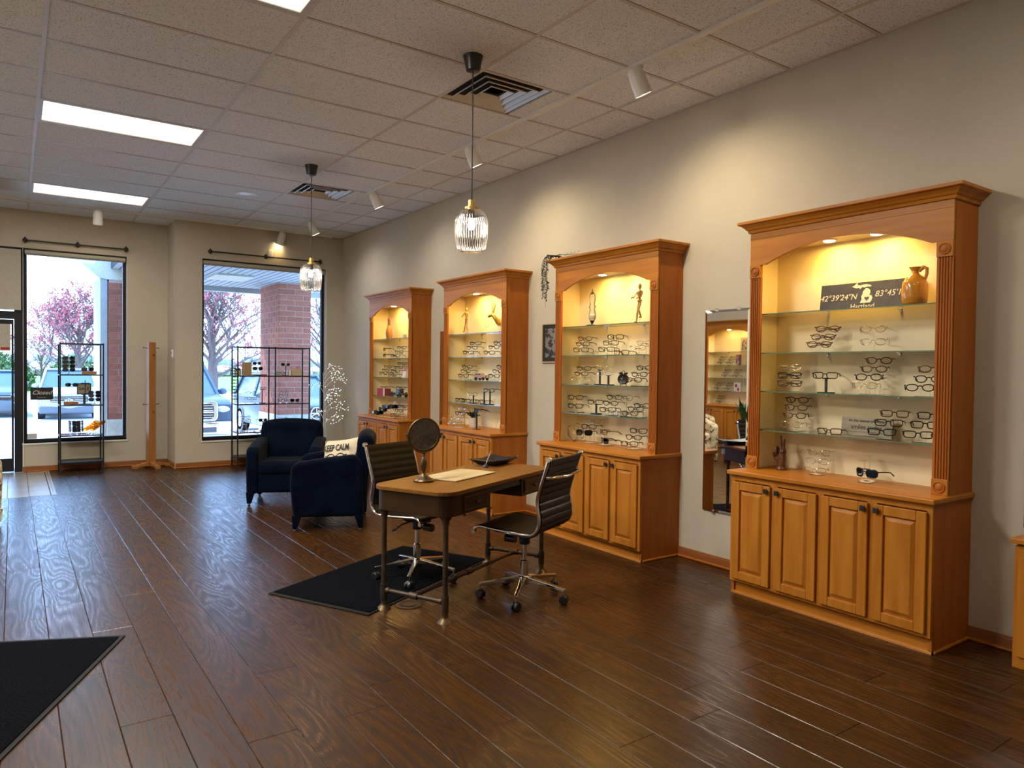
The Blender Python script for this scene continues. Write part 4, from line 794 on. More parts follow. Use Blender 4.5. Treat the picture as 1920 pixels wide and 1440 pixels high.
# left cabinet (seen in the mirror)
t = T('framed_sketch', 'framed sketch on the top shelf of the left wall cabinet', 'picture', (XL + .10, 3.25, 1.815)); MB().box(-.01, .0, -.10, .10, 0, .27).build('frame', MT['tan'], t, bevel=.002); MB().box(0, .001, -.07, .07, .04, .23).build('print', MT['sketch'], t)
t = T('portrait_card', 'small portrait card on a glass shelf of the left wall cabinet', 'picture', (XL + .12, 3.38, 1.561)); MB().box(-.008, 0, -.055, .055, 0, .2).build('card_sheet', MT['portrait'], t)
t = T('red_plaque', 'red plaque on a glass shelf of the left wall cabinet', 'box', (XL + .12, 3.12, 1.311)); MB().box(-.02, 0, -.06, .06, 0, .09).build('carton', MT['redp'], t)
t = T('pink_card', 'white card with red squares on the left wall cabinet', 'card', (XL + .12, 3.4, 1.059)); MB().box(-.004, 0, -.075, .075, 0, .17).build('card_sheet', MT['cardw'], t); MB().box(0, .001, .0, .05, .08, .14).box(0, .001, -.05, .0, .01, .07).build('red_square', MT['redp'], t)
rows = [(1.56, 3.78), (1.56, 3.55), (1.56, 3.1), (1.31, 3.68), (1.31, 3.42), (1.058, 3.85), (1.058, 3.6), (.80, 3.8)]
for q, (z0, y) in enumerate(rows):
    st_ = [Q_, B_, Z_][q % 3]; pts = [(y - .015 * k + .02, z0 + .05 + .05 * k) for k in (2, 1, 0)]
    for k, (a, z) in enumerate(pts): glasses(st_[0], st_[1], 'clear', 'back', (XL + .14 - .03 * (2 - k) + .0, a, z), 0, f'{CN[st_[1]]} eyeglasses, {ORD[k]} of three, {ORD[q % 6]} riser {"" if q < 6 else "low "}in left wall cabinet', 'eyewear in the left wall cabinet')
    stand_acrylic(XL + .13, pts, z0, f'acrylic eyewear riser {ORD[q % 6]}{" low" if q > 5 else ""} in the left wall cabinet', None)

# ================================================================== furniture
# desk: pipe legs, rounded veneer top, drawers
t = T('desk', 'narrow writing desk on dark pipe legs with a rounded top', 'desk', (2.272, -1.388, 0), R_(25.4))
LX, LY = .59, .2215
def rrect(x0, x1, y0, y1, rad, n=6):
    P = []
    for (cx, cy, a0) in ((x1 - rad, y1 - rad, 0), (x0 + rad, y1 - rad, 90), (x0 + rad, y0 + rad, 180), (x1 - rad, y0 + rad, 270)):
        for k in range(n + 1): a = R_(a0 + 90 * k / n); P.append((cx + rad * math.cos(a), cy + rad * math.sin(a)))
    return P
MB().prism(rrect(-.655, .655, -.285, .285, .10), 'z', .72, .745).build('desk_top', MT['desk'], t, bevel=.004)
ap = rrect(-.64, .64, -.27, .27, .09); 
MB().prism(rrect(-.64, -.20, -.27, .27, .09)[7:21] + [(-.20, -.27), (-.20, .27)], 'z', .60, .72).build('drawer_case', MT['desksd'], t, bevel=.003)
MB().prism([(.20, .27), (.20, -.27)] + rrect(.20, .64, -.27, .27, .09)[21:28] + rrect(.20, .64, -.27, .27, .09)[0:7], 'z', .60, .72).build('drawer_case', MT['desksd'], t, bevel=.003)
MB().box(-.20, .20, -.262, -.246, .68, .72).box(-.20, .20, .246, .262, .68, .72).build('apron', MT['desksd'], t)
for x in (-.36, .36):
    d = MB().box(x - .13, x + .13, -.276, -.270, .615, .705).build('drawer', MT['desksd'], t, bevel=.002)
    MB().box(x - .12, x + .12, -.279, -.276, .622, .625).box(x - .12, x + .12, -.279, -.276, .695, .698).box(x - .12, x - .117, -.279, -.276, .622, .698).box(x + .117, x + .12, -.279, -.276, .622, .698).build('drawer_bead', MT['desk'], d)
    for k in (-.010, .010): MB().lathe([(.004, 0), (.004, -.012), (.009, -.017), (.007, -.023), (.0001, -.025)], (x + k, -.276, .66), 14, 'y').build('knob', MT['bronze'], d, smooth=True)
for sx in (-1, 1):
    for sy in (-1, 1):
        x, y = sx * LX, sy * LY
        MB().lathe([(.045, 0), (.042, .006), (.024, .022), (.018, .034), (.018, .06)], (x, y, 0), 20).build('foot_flange', MT['bronze'], t, smooth=True)
        MB().tube([(x, y, .06), (x, y, .58)], .0155, 12).lathe([(.021, .06), (.021, .15)], (x, y, 0), 14).lathe([(.022, .105), (.022, .115)], (x, y, 0), 14).lathe([(.021, .555), (.021, .575), (.034, .592), (.036, .6)], (x, y, 0), 14).build('leg', MT['pipe'], t, smooth=True)
    MB().tube([(sx * LX, -LY, .115), (sx * LX, LY, .115)], .0125, 12).lathe([(.019, -.03), (.019, .03)], (sx * LX, 0, .115), 14, 'y').lathe([(.017, -LY + .02), (.017, -LY + .045)], (sx * LX, 0, .115), 14, 'y').lathe([(.017, LY - .045), (.017, LY - .02)], (sx * LX, 0, .115), 14, 'y').build('end_pipe', MT['pipe'], t, smooth=True)
MB().tube([(-LX, 0, .115), (LX, 0, .115)], .0125, 12).lathe([(.018, -.03), (.018, .03)], (0, 0, .115), 14, 'x').lathe([(.018, LX - .05), (.018, LX - .02)], (0, 0, .115), 14, 'x').lathe([(.018, -LX + .02), (.018, -LX + .05)], (0, 0, .115), 14, 'x').build('stretcher_pipe', MT['pipe'], t, smooth=True)
# things on the desk
t = T('makeup_mirror', 'round bronze vanity mirror on a turned stem, on the desk', 'mirror', (1.885, -1.475, .746), R_(0))
Z_BR = MT['bronze']
MB().lathe([(.0001, 0), (.062, 0), (.064, .008), (.058, .016), (.042, .022), (.030, .034), (.016, .042), (.010, .058), (.014, .066), (.020, .085), (.020, .115), (.013, .142), (.009, .150), (.013, .156), (.009, .164), (.012, .175), (.0001, .18)], n=28).build('stem', Z_BR, t, smooth=True)
c = Vector((0, 0, .285)); R0 = .098; tl = Matrix.Translation(c) @ Matrix.Rotation(R_(-6), 4, 'Z') @ Matrix.Rotation(R_(4), 4, 'X')
MB().tube([(math.sin(a) * .109, .0, .285 - math.cos(a) * .109) for a in [R_(-92 + k * 8) for k in range(24)]], .0045, 8).build('yoke', Z_BR, t, smooth=True)
MB().tube([(-.116, 0, 0), (.116, 0, 0)], .003, 6).lathe([(.0001, -.012), (.008, -.010), (.008, -.001), (.004, .002)], (-.108, 0, 0), 10, 'x').lathe([(.004, -.002), (.008, .001), (.008, .010), (.0001, .012)], (.108, 0, 0), 10, 'x').xf(tl).build('pivot', Z_BR, t, smooth=True)
MB().tube([(R0 * math.cos(a), 0, R0 * math.sin(a)) for a in [2 * PI * k / 40 for k in range(40)]], .0075, 8, closed=True).xf(tl).build('rim', Z_BR, t, smooth=True)
MB().lathe([(.093, -.004), (.0001, -.004)], (0, 0, 0), 40, 'y').lathe([(.093, .004), (.0001, .004)], (0, 0, 0), 40, 'y').xf(tl).build('mirror_glass', MT['mirror'], t)
t = T('desk_board', 'thin marbled board lying on the desk', 'board', (2.19, -1.375, .7462), R_(25.4)); MB().box(-.235, .235, -.14, .14, 0, .007).build('board', MT['paper'], t, bevel=.002)
t = T('valet_tray', 'black leather tray with snapped corners on the desk', 'tray', (2.70, -1.02, .7462), R_(25.4))
q = [(-.15, -.10), (.15, -.10), (.15, .10), (-.15, .10)]; V = [(-.11, -.065, .003), (.11, -.065, .003), (.11, .065, .003), (-.11, .065, .003), (-.165, -.115, .045), (.165, -.115, .045), (.165, .115, .045), (-.165, .115, .045), (0, -.10, .035), (.145, 0, .035), (0, .10, .035), (-.145, 0, .035)]
tr = MB().add(V, [(0, 3, 2, 1), (0, 1, 8), (0, 8, 4), (1, 5, 8), (1, 2, 9), (1, 9, 5), (2, 6, 9), (2, 3, 10), (2, 10, 6), (3, 7, 10), (3, 0, 11), (3, 11, 7), (0, 4, 11)]).build('tray_body', MT['blackp'], t); so = tr.modifiers.new('s', 'SOLIDIFY'); so.thickness = .003
for sx in (-1, 1):
    for sy in (-1, 1): MB().ball((sx * .155, sy * .108, .044), .004, 8, 5).build('snap', MT['silver'], t, smooth=True)
t = T('pen', 'silver pen leaning upright in a small holder by the tray', 'pen', (2.545, -1.145, .746)); MB().lathe([(.0001, 0), (.022, 0), (.02, .012), (.010, .022), (.0001, .022)], n=16).build('holder', MT['blackp'], t, smooth=True); MB().tube([(0, 0, .018), (.012, -.008, .05), (.034, -.020, .115)], [.003, .005, .004], 8).build('barrel', MT['chrome'], t, smooth=True)

# office chairs: local +x is the way the sitter faces
def office_chair(loc, rz, lab, base_rot):
    t = T('office_chair', lab, 'chair', loc, rz, 'ribbed leather office chairs at the desk'); CH = MT['chrome']
    prof = [(.235, .435), (.225, .455), (.19, .468), (.10, .462), (-.05, .452), (-.14, .452), (-.185, .468), (-.212, .505), (-.216, .56), (-.205, .62), (-.203, .67), (-.222, .74), (-.248, .82), (-.272, .895), (-.277, .91)]
    # smooth the curve
    def cr(P, m=4):
        out = []
        for i in range(len(P) - 1):
            p0, p1, p2, p3 = P[max(i - 1, 0)], P[i], P[i + 1], P[min(i + 2, len(P) - 1)]
            for k in range(m):
                s = k / m; out.append(tuple(.5 * (2 * b + (c - a) * s + (2 * a - 5 * b + 4 * c - d) * s * s + (3 * b - a - 3 * c + d) * s ** 3) for a, b, c, d in zip(p0, p1, p2, p3)))
        return out + [P[-1]]
    C = cr(prof)
    for s in (-1, 1):
        MB().tube([(x, s * .225, z) for x, z in C], .0095, 8).lathe([(.0001, -.012), (.014, -.012), (.016, 0), (.014, .012), (.0001, .012)], (C[0][0], s * .225, C[0][1]), 14, 'y').lathe([(.0001, -.012), (.014, -.012), (.016, 0), (.014, .012), (.0001, .012)], (C[-1][0], s * .225, C[-1][1]), 14, 'y').build('side_rail', CH, t, smooth=True)
    # ribbed pad following the rails
    L = [0]
    for a, b in zip(C, C[1:]): L.append(L[-1] + math.hypot(b[0] - a[0], b[1] - a[1]))
    def at(s):
        for i in range(len(L) - 1):
            if s <= L[i + 1] or i == len(L) - 2:
                k = (s - L[i]) / (L[i + 1] - L[i]); p = (C[i][0] + (C[i + 1][0] - C[i][0]) * k, C[i][1] + (C[i + 1][1] - C[i][1]) * k); d = (C[i + 1][0] - C[i][0], C[i + 1][1] - C[i][1]); l = math.hypot(*d); return p, (d[1] / l, -d[0] / l)
    def pad(s0, s1, nm, ribs):
        rg = []; N = ribs * 6; W_ = .212
        for i in range(N + 1):
            s = s0 + (s1 - s0) * i / N; p, nn_ = at(s); v = .006 + .0065 * abs(math.sin(PI * ribs * i / N)) ** .5
            top = [(p[0] - nn_[0] * v, y, p[1] - nn_[1] * v) for y in (-W_ + .006, -W_ * .5, 0, W_ * .5, W_ - .006)]
            bot = [(p[0] + nn_[0] * (.006 + .003 * abs(math.sin(PI * ribs * i / N))), y, p[1] + nn_[1] * .008) for y in (W_, W_ * .5, 0, -W_ * .5, -W_)]
            rg.append(top + bot)
        MB().loft(rg).build(nm, MT['leather'], t, smooth=True)
    tot = L[-1]; ss = next(L[i] for i in range(len(C)) if C[i][1] > .50 and C[i][0] < -.2)
    pad(.02, ss, 'seat', 10); pad(ss, tot - .005, 'backrest', 9)
    MB().tube([(-.252, .215, .80), (-.285, .19, .80), (-.290, .0, .79), (-.285, -.19, .80), (-.252, -.215, .80)], .010, 8).build('back_handle', CH, t, smooth=True)
    MB().tube([(.08, -.222, .452), (.06, -.1, .425), (.0, 0, .415), (.06, .1, .425), (.08, .222, .452)], .009, 6).tube([(-.12, -.222, .446), (-.08, -.1, .425), (0, 0, .415), (-.08, .1, .425), (-.12, .222, .446)], .009, 6).build('cross_braces', MT['black'], t, smooth=True)
    MB().box(-.075, .085, -.05, .05, .385, .425).lathe([(.035, .335), (.035, .385)], n=16).build('mechanism', MT['blackp'], t, bevel=.01)
    MB().lathe([(.0001, -.035), (.026, -.035), (.026, .035), (.0001, .035)], (.10, 0, .36), 16, 'x').build('tension_knob', MT['blackp'], t, smooth=True)
    MB().tube([(.0, -.05, .40), (.01, -.16, .395), (.01, -.22, .375)], .005, 6).ball((.01, -.235, .372), (.012, .028, .008)).build('lever', MT['blackp'], t, smooth=True)
    MB().lathe([(.016, .235), (.016, .37)], n=16).lathe([(.026, .10), (.026, .235), (.02, .24)], n=18).build('gas_lift', CH, t, smooth=True)
    MB().lathe([(.034, .085), (.040, .10), (.040, .135), (.03, .14)], n=20).build('hub', CH, t, smooth=True)
    for k in range(5):
        a = base_rot - rz + k * 2 * PI / 5; d = Vector((math.cos(a), math.sin(a), 0)); e = Vector((-d.y, d.x, 0)); V = []
        for (rr, z, hw, hh) in ((.02, .118, .020, .020), (.15, .105, .014, .013), (.285, .088, .011, .009)):
            for i, j in ((-1, -1), (1, -1), (1, 1), (-1, 1)): V.append(tuple(d * rr + e * (i * hw) + Vector((0, 0, z + j * hh))))
        MB().loft([V[0:4], V[4:8], V[8:12]]).build('base_arm', CH, t, bevel=.005)
        p = d * .275; MB().tube([p + Vector((0, 0, .055)), p + Vector((0, 0, .09))], .006, 8).build('caster_stem', CH, t); a2 = a + 1.1 + k * .7; w_ = Vector((math.cos(a2), math.sin(a2), 0))
        m = Matrix.Translation(p + Vector((0, 0, .029))) @ Matrix.Rotation(a2, 4, 'Z')
        MB().lathe([(.010, -.025), (.024, -.024), (.0285, -.018), (.0285, -.006), (.02, -.004), (.02, .004), (.0285, .006), (.0285, .018), (.024, .024), (.010, .025)], (0, 0, 0), 18, 'x').xf(m).build('caster', MT['blackp'], t, smooth=True)
        MB().prism([(-.018, 0), (-.02, .02), (0, .032), (.02, .02), (.018, 0)], 'x', -.012, .012).xf(m).build('caster_hood', MT['blackp'], t)
    return t
office_chair((2.475, -1.715, 0), math.atan2(.90, -.43), 'ribbed black office chair on the near side of the desk', math.atan2(-.22, -.25) + .05)
office_chair((2.10, -.985, 0), math.atan2(-.94, .34), 'ribbed black office chair on the far side of the desk, on the mat', math.atan2(-.24, -.24) + .12)

# armchairs: local +x is the way it faces, origin at the middle of the footprint
def armchair(loc, rz, lab, mat='navy', legm='fbrown', sx=1.0, sy=1.0):
    t = T('armchair', lab, 'armchair', loc, rz); N = MT[mat]; t.scale = (sx, sy, 1)
    MB().box(-.26, .31, -.26, .26, .13, .33).build('seat_base', N, t, bevel=.03, seg=4)
    MB().box(-.18, .325, -.255, .255, .31, .455).build('seat_cushion', N, t, bevel=.05, seg=5)
    for s in (-1, 1):
        y0, y1 = sorted((s * .25, s * .375))
        P = [(-.30, .12), (-.28, .60), (-.22, .665), (.05, .635), (.27, .60), (.325, .57), (.335, .40), (.31, .12)]
        o = MB().prism(P, 'y', y0, y1).build('arm', N, t, bevel=.035, seg=4)
    # back: leaning, with a rolled top
    P = [(-.20, .12), (-.16, .45), (-.20, .62), (-.235, .73), (-.225, .80), (-.26, .855), (-.33, .86), (-.385, .82), (-.39, .75), (-.345, .60), (-.325, .40), (-.31, .12)]
    rg = []
    for y, k in ((-.335, .90), (-.31, .975), (-.15, 1.0), (0, 1.012), (.15, 1.0), (.31, .975), (.335, .90)):
        rg.append([((x + .28) * (k if z > .6 else 1) - .28, y, .12 + (z - .12) * k) for x, z in P])
    MB().loft(rg).build('back', N, t, smooth=True, sub=2)
    for s in (-1, 1):
        for x in (.27, -.26):
            l = MB().loft([[(x - .035, s * .335 - .04, .14), (x + .045, s * .335 - .04, .14), (x + .045, s * .335 + .04, .14), (x - .035, s * .335 + .04, .14)], [(x - .018 + (.02 if x > 0 else -.01), s * .345 - .02, .022), (x + .018 + (.02 if x > 0 else -.01), s * .345 - .02, .022), (x + .018 + (.02 if x > 0 else -.01), s * .345 + .02, .022), (x - .018 + (.02 if x > 0 else -.01), s * .345 + .02, .022)]]).build('leg', N, t, bevel=.004)
            MB().lathe([(.014, 0), (.016, .006), (.008, .014), (.008, .024)], (x + (.02 if x > 0 else -.01), s * .345, 0), 12).build('glide', MT['black'], l, smooth=True)
    return t
fa = math.atan2(-.9, -.44); fb = math.atan2(.44, -.9)
# centre = front-left foot minus the local foot offset
def center(foot, ang, lx, ly): c, s = math.cos(ang), math.sin(ang); return (foot[0] - (c * lx - s * ly), foot[1] - (s * lx + c * ly), 0)
armchair(center((1.826, 2.215), fa, .29, -.345), fa, 'dark navy armchair facing the camera, near the right window')
armchair(center((1.851, .83), fb, .29, .345), fb, 'dark navy armchair seen side-on with a cream pillow')
# pillow on the second armchair
t = T('throw_pillow', 'cream pillow printed KEEP CALM in black on the armchair', 'pillow', center((1.851, .83), fb, .29, .345)[0:2] + (0,), fb)
m = Matrix.Translation((-.05, -.06, .572)) @ Matrix.Rotation(R_(52), 4, 'Z') @ Matrix.Rotation(R_(-20), 4, 'Y') @ Matrix.Rotation(R_(9), 4, 'X'); V = []; F = []; N = 12
for sd in (1, -1):
    for i in range(N + 1):
        for j in range(N + 1):
            a, b = 2 * i / N - 1, 2 * j / N - 1; bul = max((1 - abs(a) ** 2.6) * (1 - abs(b) ** 2.6), 0) ** .6; pin = 1 - .06 * (1 - abs(a) ** 2) * abs(b) - .06 * (1 - abs(b) ** 2) * abs(a)
            V.append(m @ Vector((sd * .062 * bul, a * .20 * pin, b * .20 * pin)))
for sd in (0, 1):
    for i in range(N):
        for j in range(N): o_ = sd * (N + 1) ** 2; F.append((o_ + i * (N + 1) + j, o_ + (i + 1) * (N + 1) + j, o_ + (i + 1) * (N + 1) + j + 1, o_ + i * (N + 1) + j + 1))
pb = MB().add(V, F).build('pillow_body', MT['canvas'], t, smooth=True)
def ptext(body, size, y, z, bold=.002):
    o = text('lettering', body, size, MT['ink'], t, (0, 0, 0), (0, 0, 0), .0008, sx=1, bold=bold); o.matrix_local = m @ Matrix.Translation((.064, y, z)) @ Matrix.Rotation(PI / 2, 4, 'Z') @ Matrix.Rotation(PI / 2, 4, 'X') @ Matrix.Diagonal((.72, 1, 1, 1))
ptext('KEEP CALM', .082, 0, .095); ptext('AND', .03, 0, -.06)
g = MB()
for s in (-1, 1): g.tube([(.0, s * .058 + .040 * math.cos(a), .028 * math.sin(a)) for a in [2 * PI * k / 24 for k in range(24)]], .0045, 6, closed=True).tube([(.0, s * .098, .008), (-.004, s * .13, .016)], .004, 6)
g.tube([(.0, -.018, .006), (.0, .018, .006)], .004, 6).xf(m @ Matrix.Translation((.062, 0, .012))).build('printed_glasses', MT['ink'], t)
# floral armchairs and the low table at the left
armchair((-.72, 2.55, 0), R_(-60), 'floral upholstered armchair cut off by the left edge of the photo', 'floral')
armchair((-2.08, 3.75, 0), R_(-70), 'floral upholstered armchair in front of the left wall cabinet', 'floral')
t = T('low_table', 'low grey lacquered side table seen in the tall mirror', 'table', (-1.0, 1.70, 0)); MB().box(-.25, .25, -.22, .22, .15, .25).build('table_body', MT['greyp'], t, bevel=.004); MB().box(-.26, .26, -.23, .23, .25, .265).build('table_top', MT['blackf'], t)
for a in (-.21, .21):
    for b in (-.18, .18): MB().lathe([(.0001, 0), (.012, 0), (.018, .07), (.024, .15)], (a, b, 0), 12).build('leg', MT['blackp'], t, smooth=True)
t = T('floor_plant', 'broad-leaved plant in a tall tapered black pot on the low table', 'plant', (-1.0, 1.70, .265)); MB().lathe([(.0001, 0), (.07, 0), (.115, .42), (.105, .42), (.1, .40), (.0001, .39)], n=28).build('pot', MT['potb'], t, smooth=True)
rnd = random.Random(9)
for k in range(16):
    a = k * 2.4; L_ = rnd.uniform(.22, .4); ln = rnd.uniform(.1, .5); d = Vector((math.cos(a), math.sin(a), 0)); s_ = Vector((-d.y, d.x, 0)); P = [Vector((0, 0, .40)) + d * (.03 + ln * L_ * q * q) + Vector((0, 0, L_ * q)) for q in (0, .25, .5, .75, 1)]; V = []
    for q, p in enumerate(P): w_ = (.008, .035, .042, .03, .002)[q]; V += [p - s_ * w_, p + d * .008 * -1, p + s_ * w_]
    MB().add(V, [(3 * i + j, 3 * i + j + 1, 3 * i + j + 4, 3 * i + j + 3) for i in range(4) for j in (0, 1)]).build('leaf', MT['leaf'], t, smooth=True)
# mats
def mat(p0, p1, p2, p3, lab):
    o = tag(MB().prism([p0, p1, p2, p3], 'z', .0015, .007).build('floor_mat', MT['rugedge'], bevel=.002), lab, 'mat'); c = Vector(((p0[0] + p2[0]) / 2, (p0[1] + p2[1]) / 2)); q = []
    for p in (p0, p1, p2, p3): d = Vector(p) - c; d = d * (1 - .032 / d.length * 1.2); q.append(tuple(c + d))
    MB().prism(q, 'z', .007, .0115).build('ribbed_pile', MT['rug'], o)
mat((1.150, -.795), (1.516, -1.508), (2.775, -.862), (2.409, -.149), 'charcoal ribbed floor mat under the desk')
mat((.322, -1.10), (-.55, -.70), (-1.13, -1.92), (-.258, -2.32), 'charcoal floor mat cut off by the left edge')
t = T('floor_outlet', 'round brass floor outlet under the desk', 'outlet', (1.80, -1.462, 0)); MB().lathe([(.0001, .001), (.078, .001), (.08, .004), (.06, .006), (.055, .0035), (.0001, .0035)], n=32).build('cover_ring', MT['bronze'], t, smooth=True); MB().lathe([(.04, .0035), (.04, .006), (.0001, .006)], n=20).build('cap', MT['blackp'], t)
# coat tree
t = T('coat_tree', 'square wooden coat tree with short black hooks in the corner', 'coat rack', (1.415, 5.72, 0), R_(14)); Wd = MT['rackw']
MB().box(-.047, .047, -.047, .047, .07, 1.75).build('post', Wd, t, bevel=.003)
for k in range(2):
    for s in (-1, 1):
        P = [(s * .0, .03), (s * .045, .085), (s * .10, .075), (s * .2, .05), (s * .25, .05), (s * .255, .0), (s * .20, .0), (s * .17, .022), (s * .0, .03)][:-1]
        a = MB().prism(P, 'y', -.03, .03); a.xf(Matrix.Rotation(k * PI / 2, 4, 'Z')).build('foot', Wd, t, bevel=.006)
for (z, ax) in ((1.67, 'x'), (1.57, 'y'), (.885, 'x'), (.785, 'y')):
    for s in (-1, 1): d = Vector((1, 0, 0)) if ax == 'x' else Vector((0, 1, 0)); p = d * s * .045 + Vector((0, 0, z)); e = p + d * s * .055 + Vector((0, 0, .004)); MB().tube([p, e], .004, 8).ball(e, .009, 8, 6).build('hook', MT['black'], t, smooth=True)
# display racks
def rack(x0, x1, xm, y0, y1, lab):
    t = T('shelf_rack', lab, 'shelf rack', (0, 0, 0)); b = .018; K = MT['black']
    for x in ([x0, x1] if xm is None else [x0, xm, x1]):
        for y in (y0, y1): MB().box(x - b / 2, x + b / 2, y - b / 2, y + b / 2, 0, 1.715).build('post', K, t)
    for z in (1.71, 1.30, .90, .50, .15):
        for y in (y0, y1): MB().box(x0, x1, y - b / 2, y + b / 2, z - .016, z).build('rail', K, t)
        for x in (x0, x1): MB().box(x - b / 2, x + b / 2, y0, y1, z - .016, z).build('rail', K, t)
        if z < 1.6:
            if z > .2: s = MB().box(x0 + .009, x1 - .009, y0 + .009, y1 - .009, z - .006, z).build('glass_shelf', MT['shelf'], t)
            else: MB().box(x0 + .009, x1 - .009, y0 + .009, y1 - .009, z - .03, z).build('bottom_shelf', K, t)
    return t
rack(.337, .826, None, 5.62, 6.0, 'narrow black shelf rack in front of the left window'); rack(2.42, 3.44, 2.94, 5.08, 5.40, 'wide black shelf rack in front of the right window')
def rg(name_, pts, z0, Y, st, labp, rz=-PI / 2, riser=True, kind=None):
    n = len(pts)
    for k, (x, z) in enumerate(pts):
        s_ = st[k % len(st)]; kd = 'sunglasses' if s_[2] != 'clear' else 'eyeglasses'
        glasses(s_[0], s_[1], s_[2], 'back', (x, Y + (.02 - .04 * k / max(n - 1, 1) if n > 1 else 0), z), rz, f'{CN[s_[1]]} {kd}' + (f', {ORD[k]} on the {name_} stand, {labp}' if n > 1 else f' {name_}, {labp}'), f'eyewear on the {labp}')
    if riser is True: stand_acrylic(Y, pts, z0, f'acrylic eyewear riser, {name_}, {labp}', None, 'x', .02)
    elif riser == 'T':
        for (x, z) in pts: tstand(Y - .006, x, z0, z - z0, f'black T-shaped stand, {name_}, {labp}', 'x')
KS = ('sun', 'fblack', 'dark'); A1 = 'top shelf of left window rack'; A2 = 'middle shelf of left window rack'; A3 = 'lowest shelf of left window rack'; Y1 = 5.80
rg('left', [(.443, 1.512), (.443, 1.461), (.443, 1.409), (.443, 1.36)], 1.30, Y1, [KS], A1); rg('on the wooden block', [(.66, 1.366)], 1.30, Y1, [KS], A1, riser=False)
def block(name, x0, x1, y0, y1, z0, z1, m_, lab, cat='block'):
    t = T(name, lab, cat, ((x0 + x1) / 2, (y0 + y1) / 2, z0)); w_, d = (x1 - x0) / 2, (y1 - y0) / 2; MB().box(-w_, w_, -d, d, 0, z1 - z0).build('body', MT[m_], t, bevel=.002); return t
block('display_block', .59, .76, 5.76, 5.86, 1.301, 1.34, 'rackw', 'wooden display block on the top shelf of the left window rack'); block('display_block', .385, .55, 5.76, 5.86, .901, .938, 'rackw', 'wooden display block on the middle shelf of the left window rack')
rg('single', [(.476, 1.159)], .90, Y1, [KS], A2); rg('right', [(.74, 1.053), (.74, 1.01), (.74, .96)], .90, Y1, [('sun', 'fblue', 'dark')], A2); rg('lying on the wooden block', [(.44, .956)], .90, Y1, [('round', 'fblack', 'clear')], A2, riser=False)
t = T('sale_sign', 'framed SALE sign on the middle shelf of the left window rack', 'sign', (.62, 5.84, 1.03)); MB().box(-.083, .083, 0, .01, 0, .148).build('frame', MT['blackf'], t); MB().box(-.07, .07, -.002, 0, .012, .136).build('card', MT['signg'], t); text('lettering', 'SALE', .056, MT['ink'], t, (0, -.003, .074), (PI / 2, 0, 0), .0005, bold=.0012); MB().box(-.012, .012, .0, .01, -.128, 0).box(-.05, .05, -.03, .04, -.129, -.122).build('easel_leg', MT['black'], t)
t = T('display_stand', 'black double-bar display post in front of the SALE sign', 'display stand', (.627, 5.76, .901)); MB().box(-.07, .07, -.03, .03, 0, .006).build('base_plate', MT['black'], t); MB().box(-.005, .005, -.005, .005, 0, .318).build('post', MT['black'], t); MB().box(-.048, .048, -.006, .006, .276, .286).box(-.045, .045, -.006, .006, .125, .132).build('cross_bar', MT['black'], t)
rg('left column', [(.484, .656), (.484, .625), (.484, .582), (.484, .551)], .50, Y1, [KS], A3, rz=-PI / 2 - .9); rg('right column', [(.575, .653), (.575, .622), (.575, .579), (.575, .549)], .50, Y1 + .05, [KS], A3, rz=-PI / 2 + .9)
rg('amber', [(.80, .65), (.775, .632), (.75, .61), (.725, .59), (.70, .575), (.675, .56)], .50, Y1, [('cat', 'fred', 'amber'), ('cat', 'famber', 'amber')], A3)
D1 = 'top shelf of right window rack'; D2 = 'middle shelf of right window rack'; D3 = 'lowest shelf of right window rack'; Y2 = 5.25
rg('left', [(2.733, 1.476), (2.734, 1.401)], 1.30, Y2, [('round', 'fbrown', 'dark'), KS], D1); rg('on the black stand', [(3.14, 1.465)], 1.30, Y2, [('sun', 'fwhite', 'dark')], D1, riser='T'); rg('in front of the white box', [(3.042, 1.335)], 1.30, Y2 - .06, [('rect', 'fblue', 'clear')], D1, riser=False); rg('on the cream box', [(3.29, 1.425)], 1.30, Y2, [('cat', 'fred', 'clear')], D1, riser=False)
block('display_plinth', 2.655, 2.86, 5.2, 5.31, 1.301, 1.316, 'black', 'flat black plinth on the top shelf of the right window rack'); block('card_box', 2.515, 2.64, 5.2, 5.24, 1.301, 1.488, 'kraft', 'upright brown card on the top shelf of the right window rack', 'card')
block('gift_box', 3.0, 3.11, 5.26, 5.34, 1.301, 1.375, 'cardw', 'small white box on the top shelf of the right window rack', 'box'); block('gift_box', 3.19, 3.37, 5.2, 5.3, 1.301, 1.398, 'canvas', 'cream box on the top shelf of the right window rack', 'box'); tag(MB().lathe([(.0001, 0), (.018, 0), (.018, .07), (.009, .078), (.009, .09), (.0001, .09)], n=16).build('spray_bottle', MT['potw'], smooth=True, loc=(3.18, 5.16, 1.301)), 'small pale bottle beside the cream box', 'bottle')
rg('left', [(2.652, 1.048), (2.652, .973)], .90, Y2, [B_], D2); rg('on the black stand', [(2.80, 1.117)], .90, Y2, [B_], D2, riser='T'); rg('right', [(3.125, 1.043), (3.109, 1.0), (3.093, .945)], .90, Y2, [B_], D2); rg('lying at the right end', [(3.28, .932)], .90, Y2, [('cat', 'fblack', 'dark')], D2, riser=False)
rg('left', [(2.575, .70), (2.575, .651), (2.575, .605)], .50, Y2, [B_], D3); rg('on the black stand', [(2.815, .653)], .50, Y2, [('round', 'fblack', 'dark')], D3, riser='T'); rg('right', [(3.116, .66), (3.105, .617), (3.089, .562)], .50, Y2, [B_], D3)
t = potplant((2.46, 5.25, 1.301), 'trailing ivy in a white pot at the left end of the right window rack', .045, .075, 22, .03, leafm='leaf', spread=.05, lh=.04)
rnd = random.Random(11)
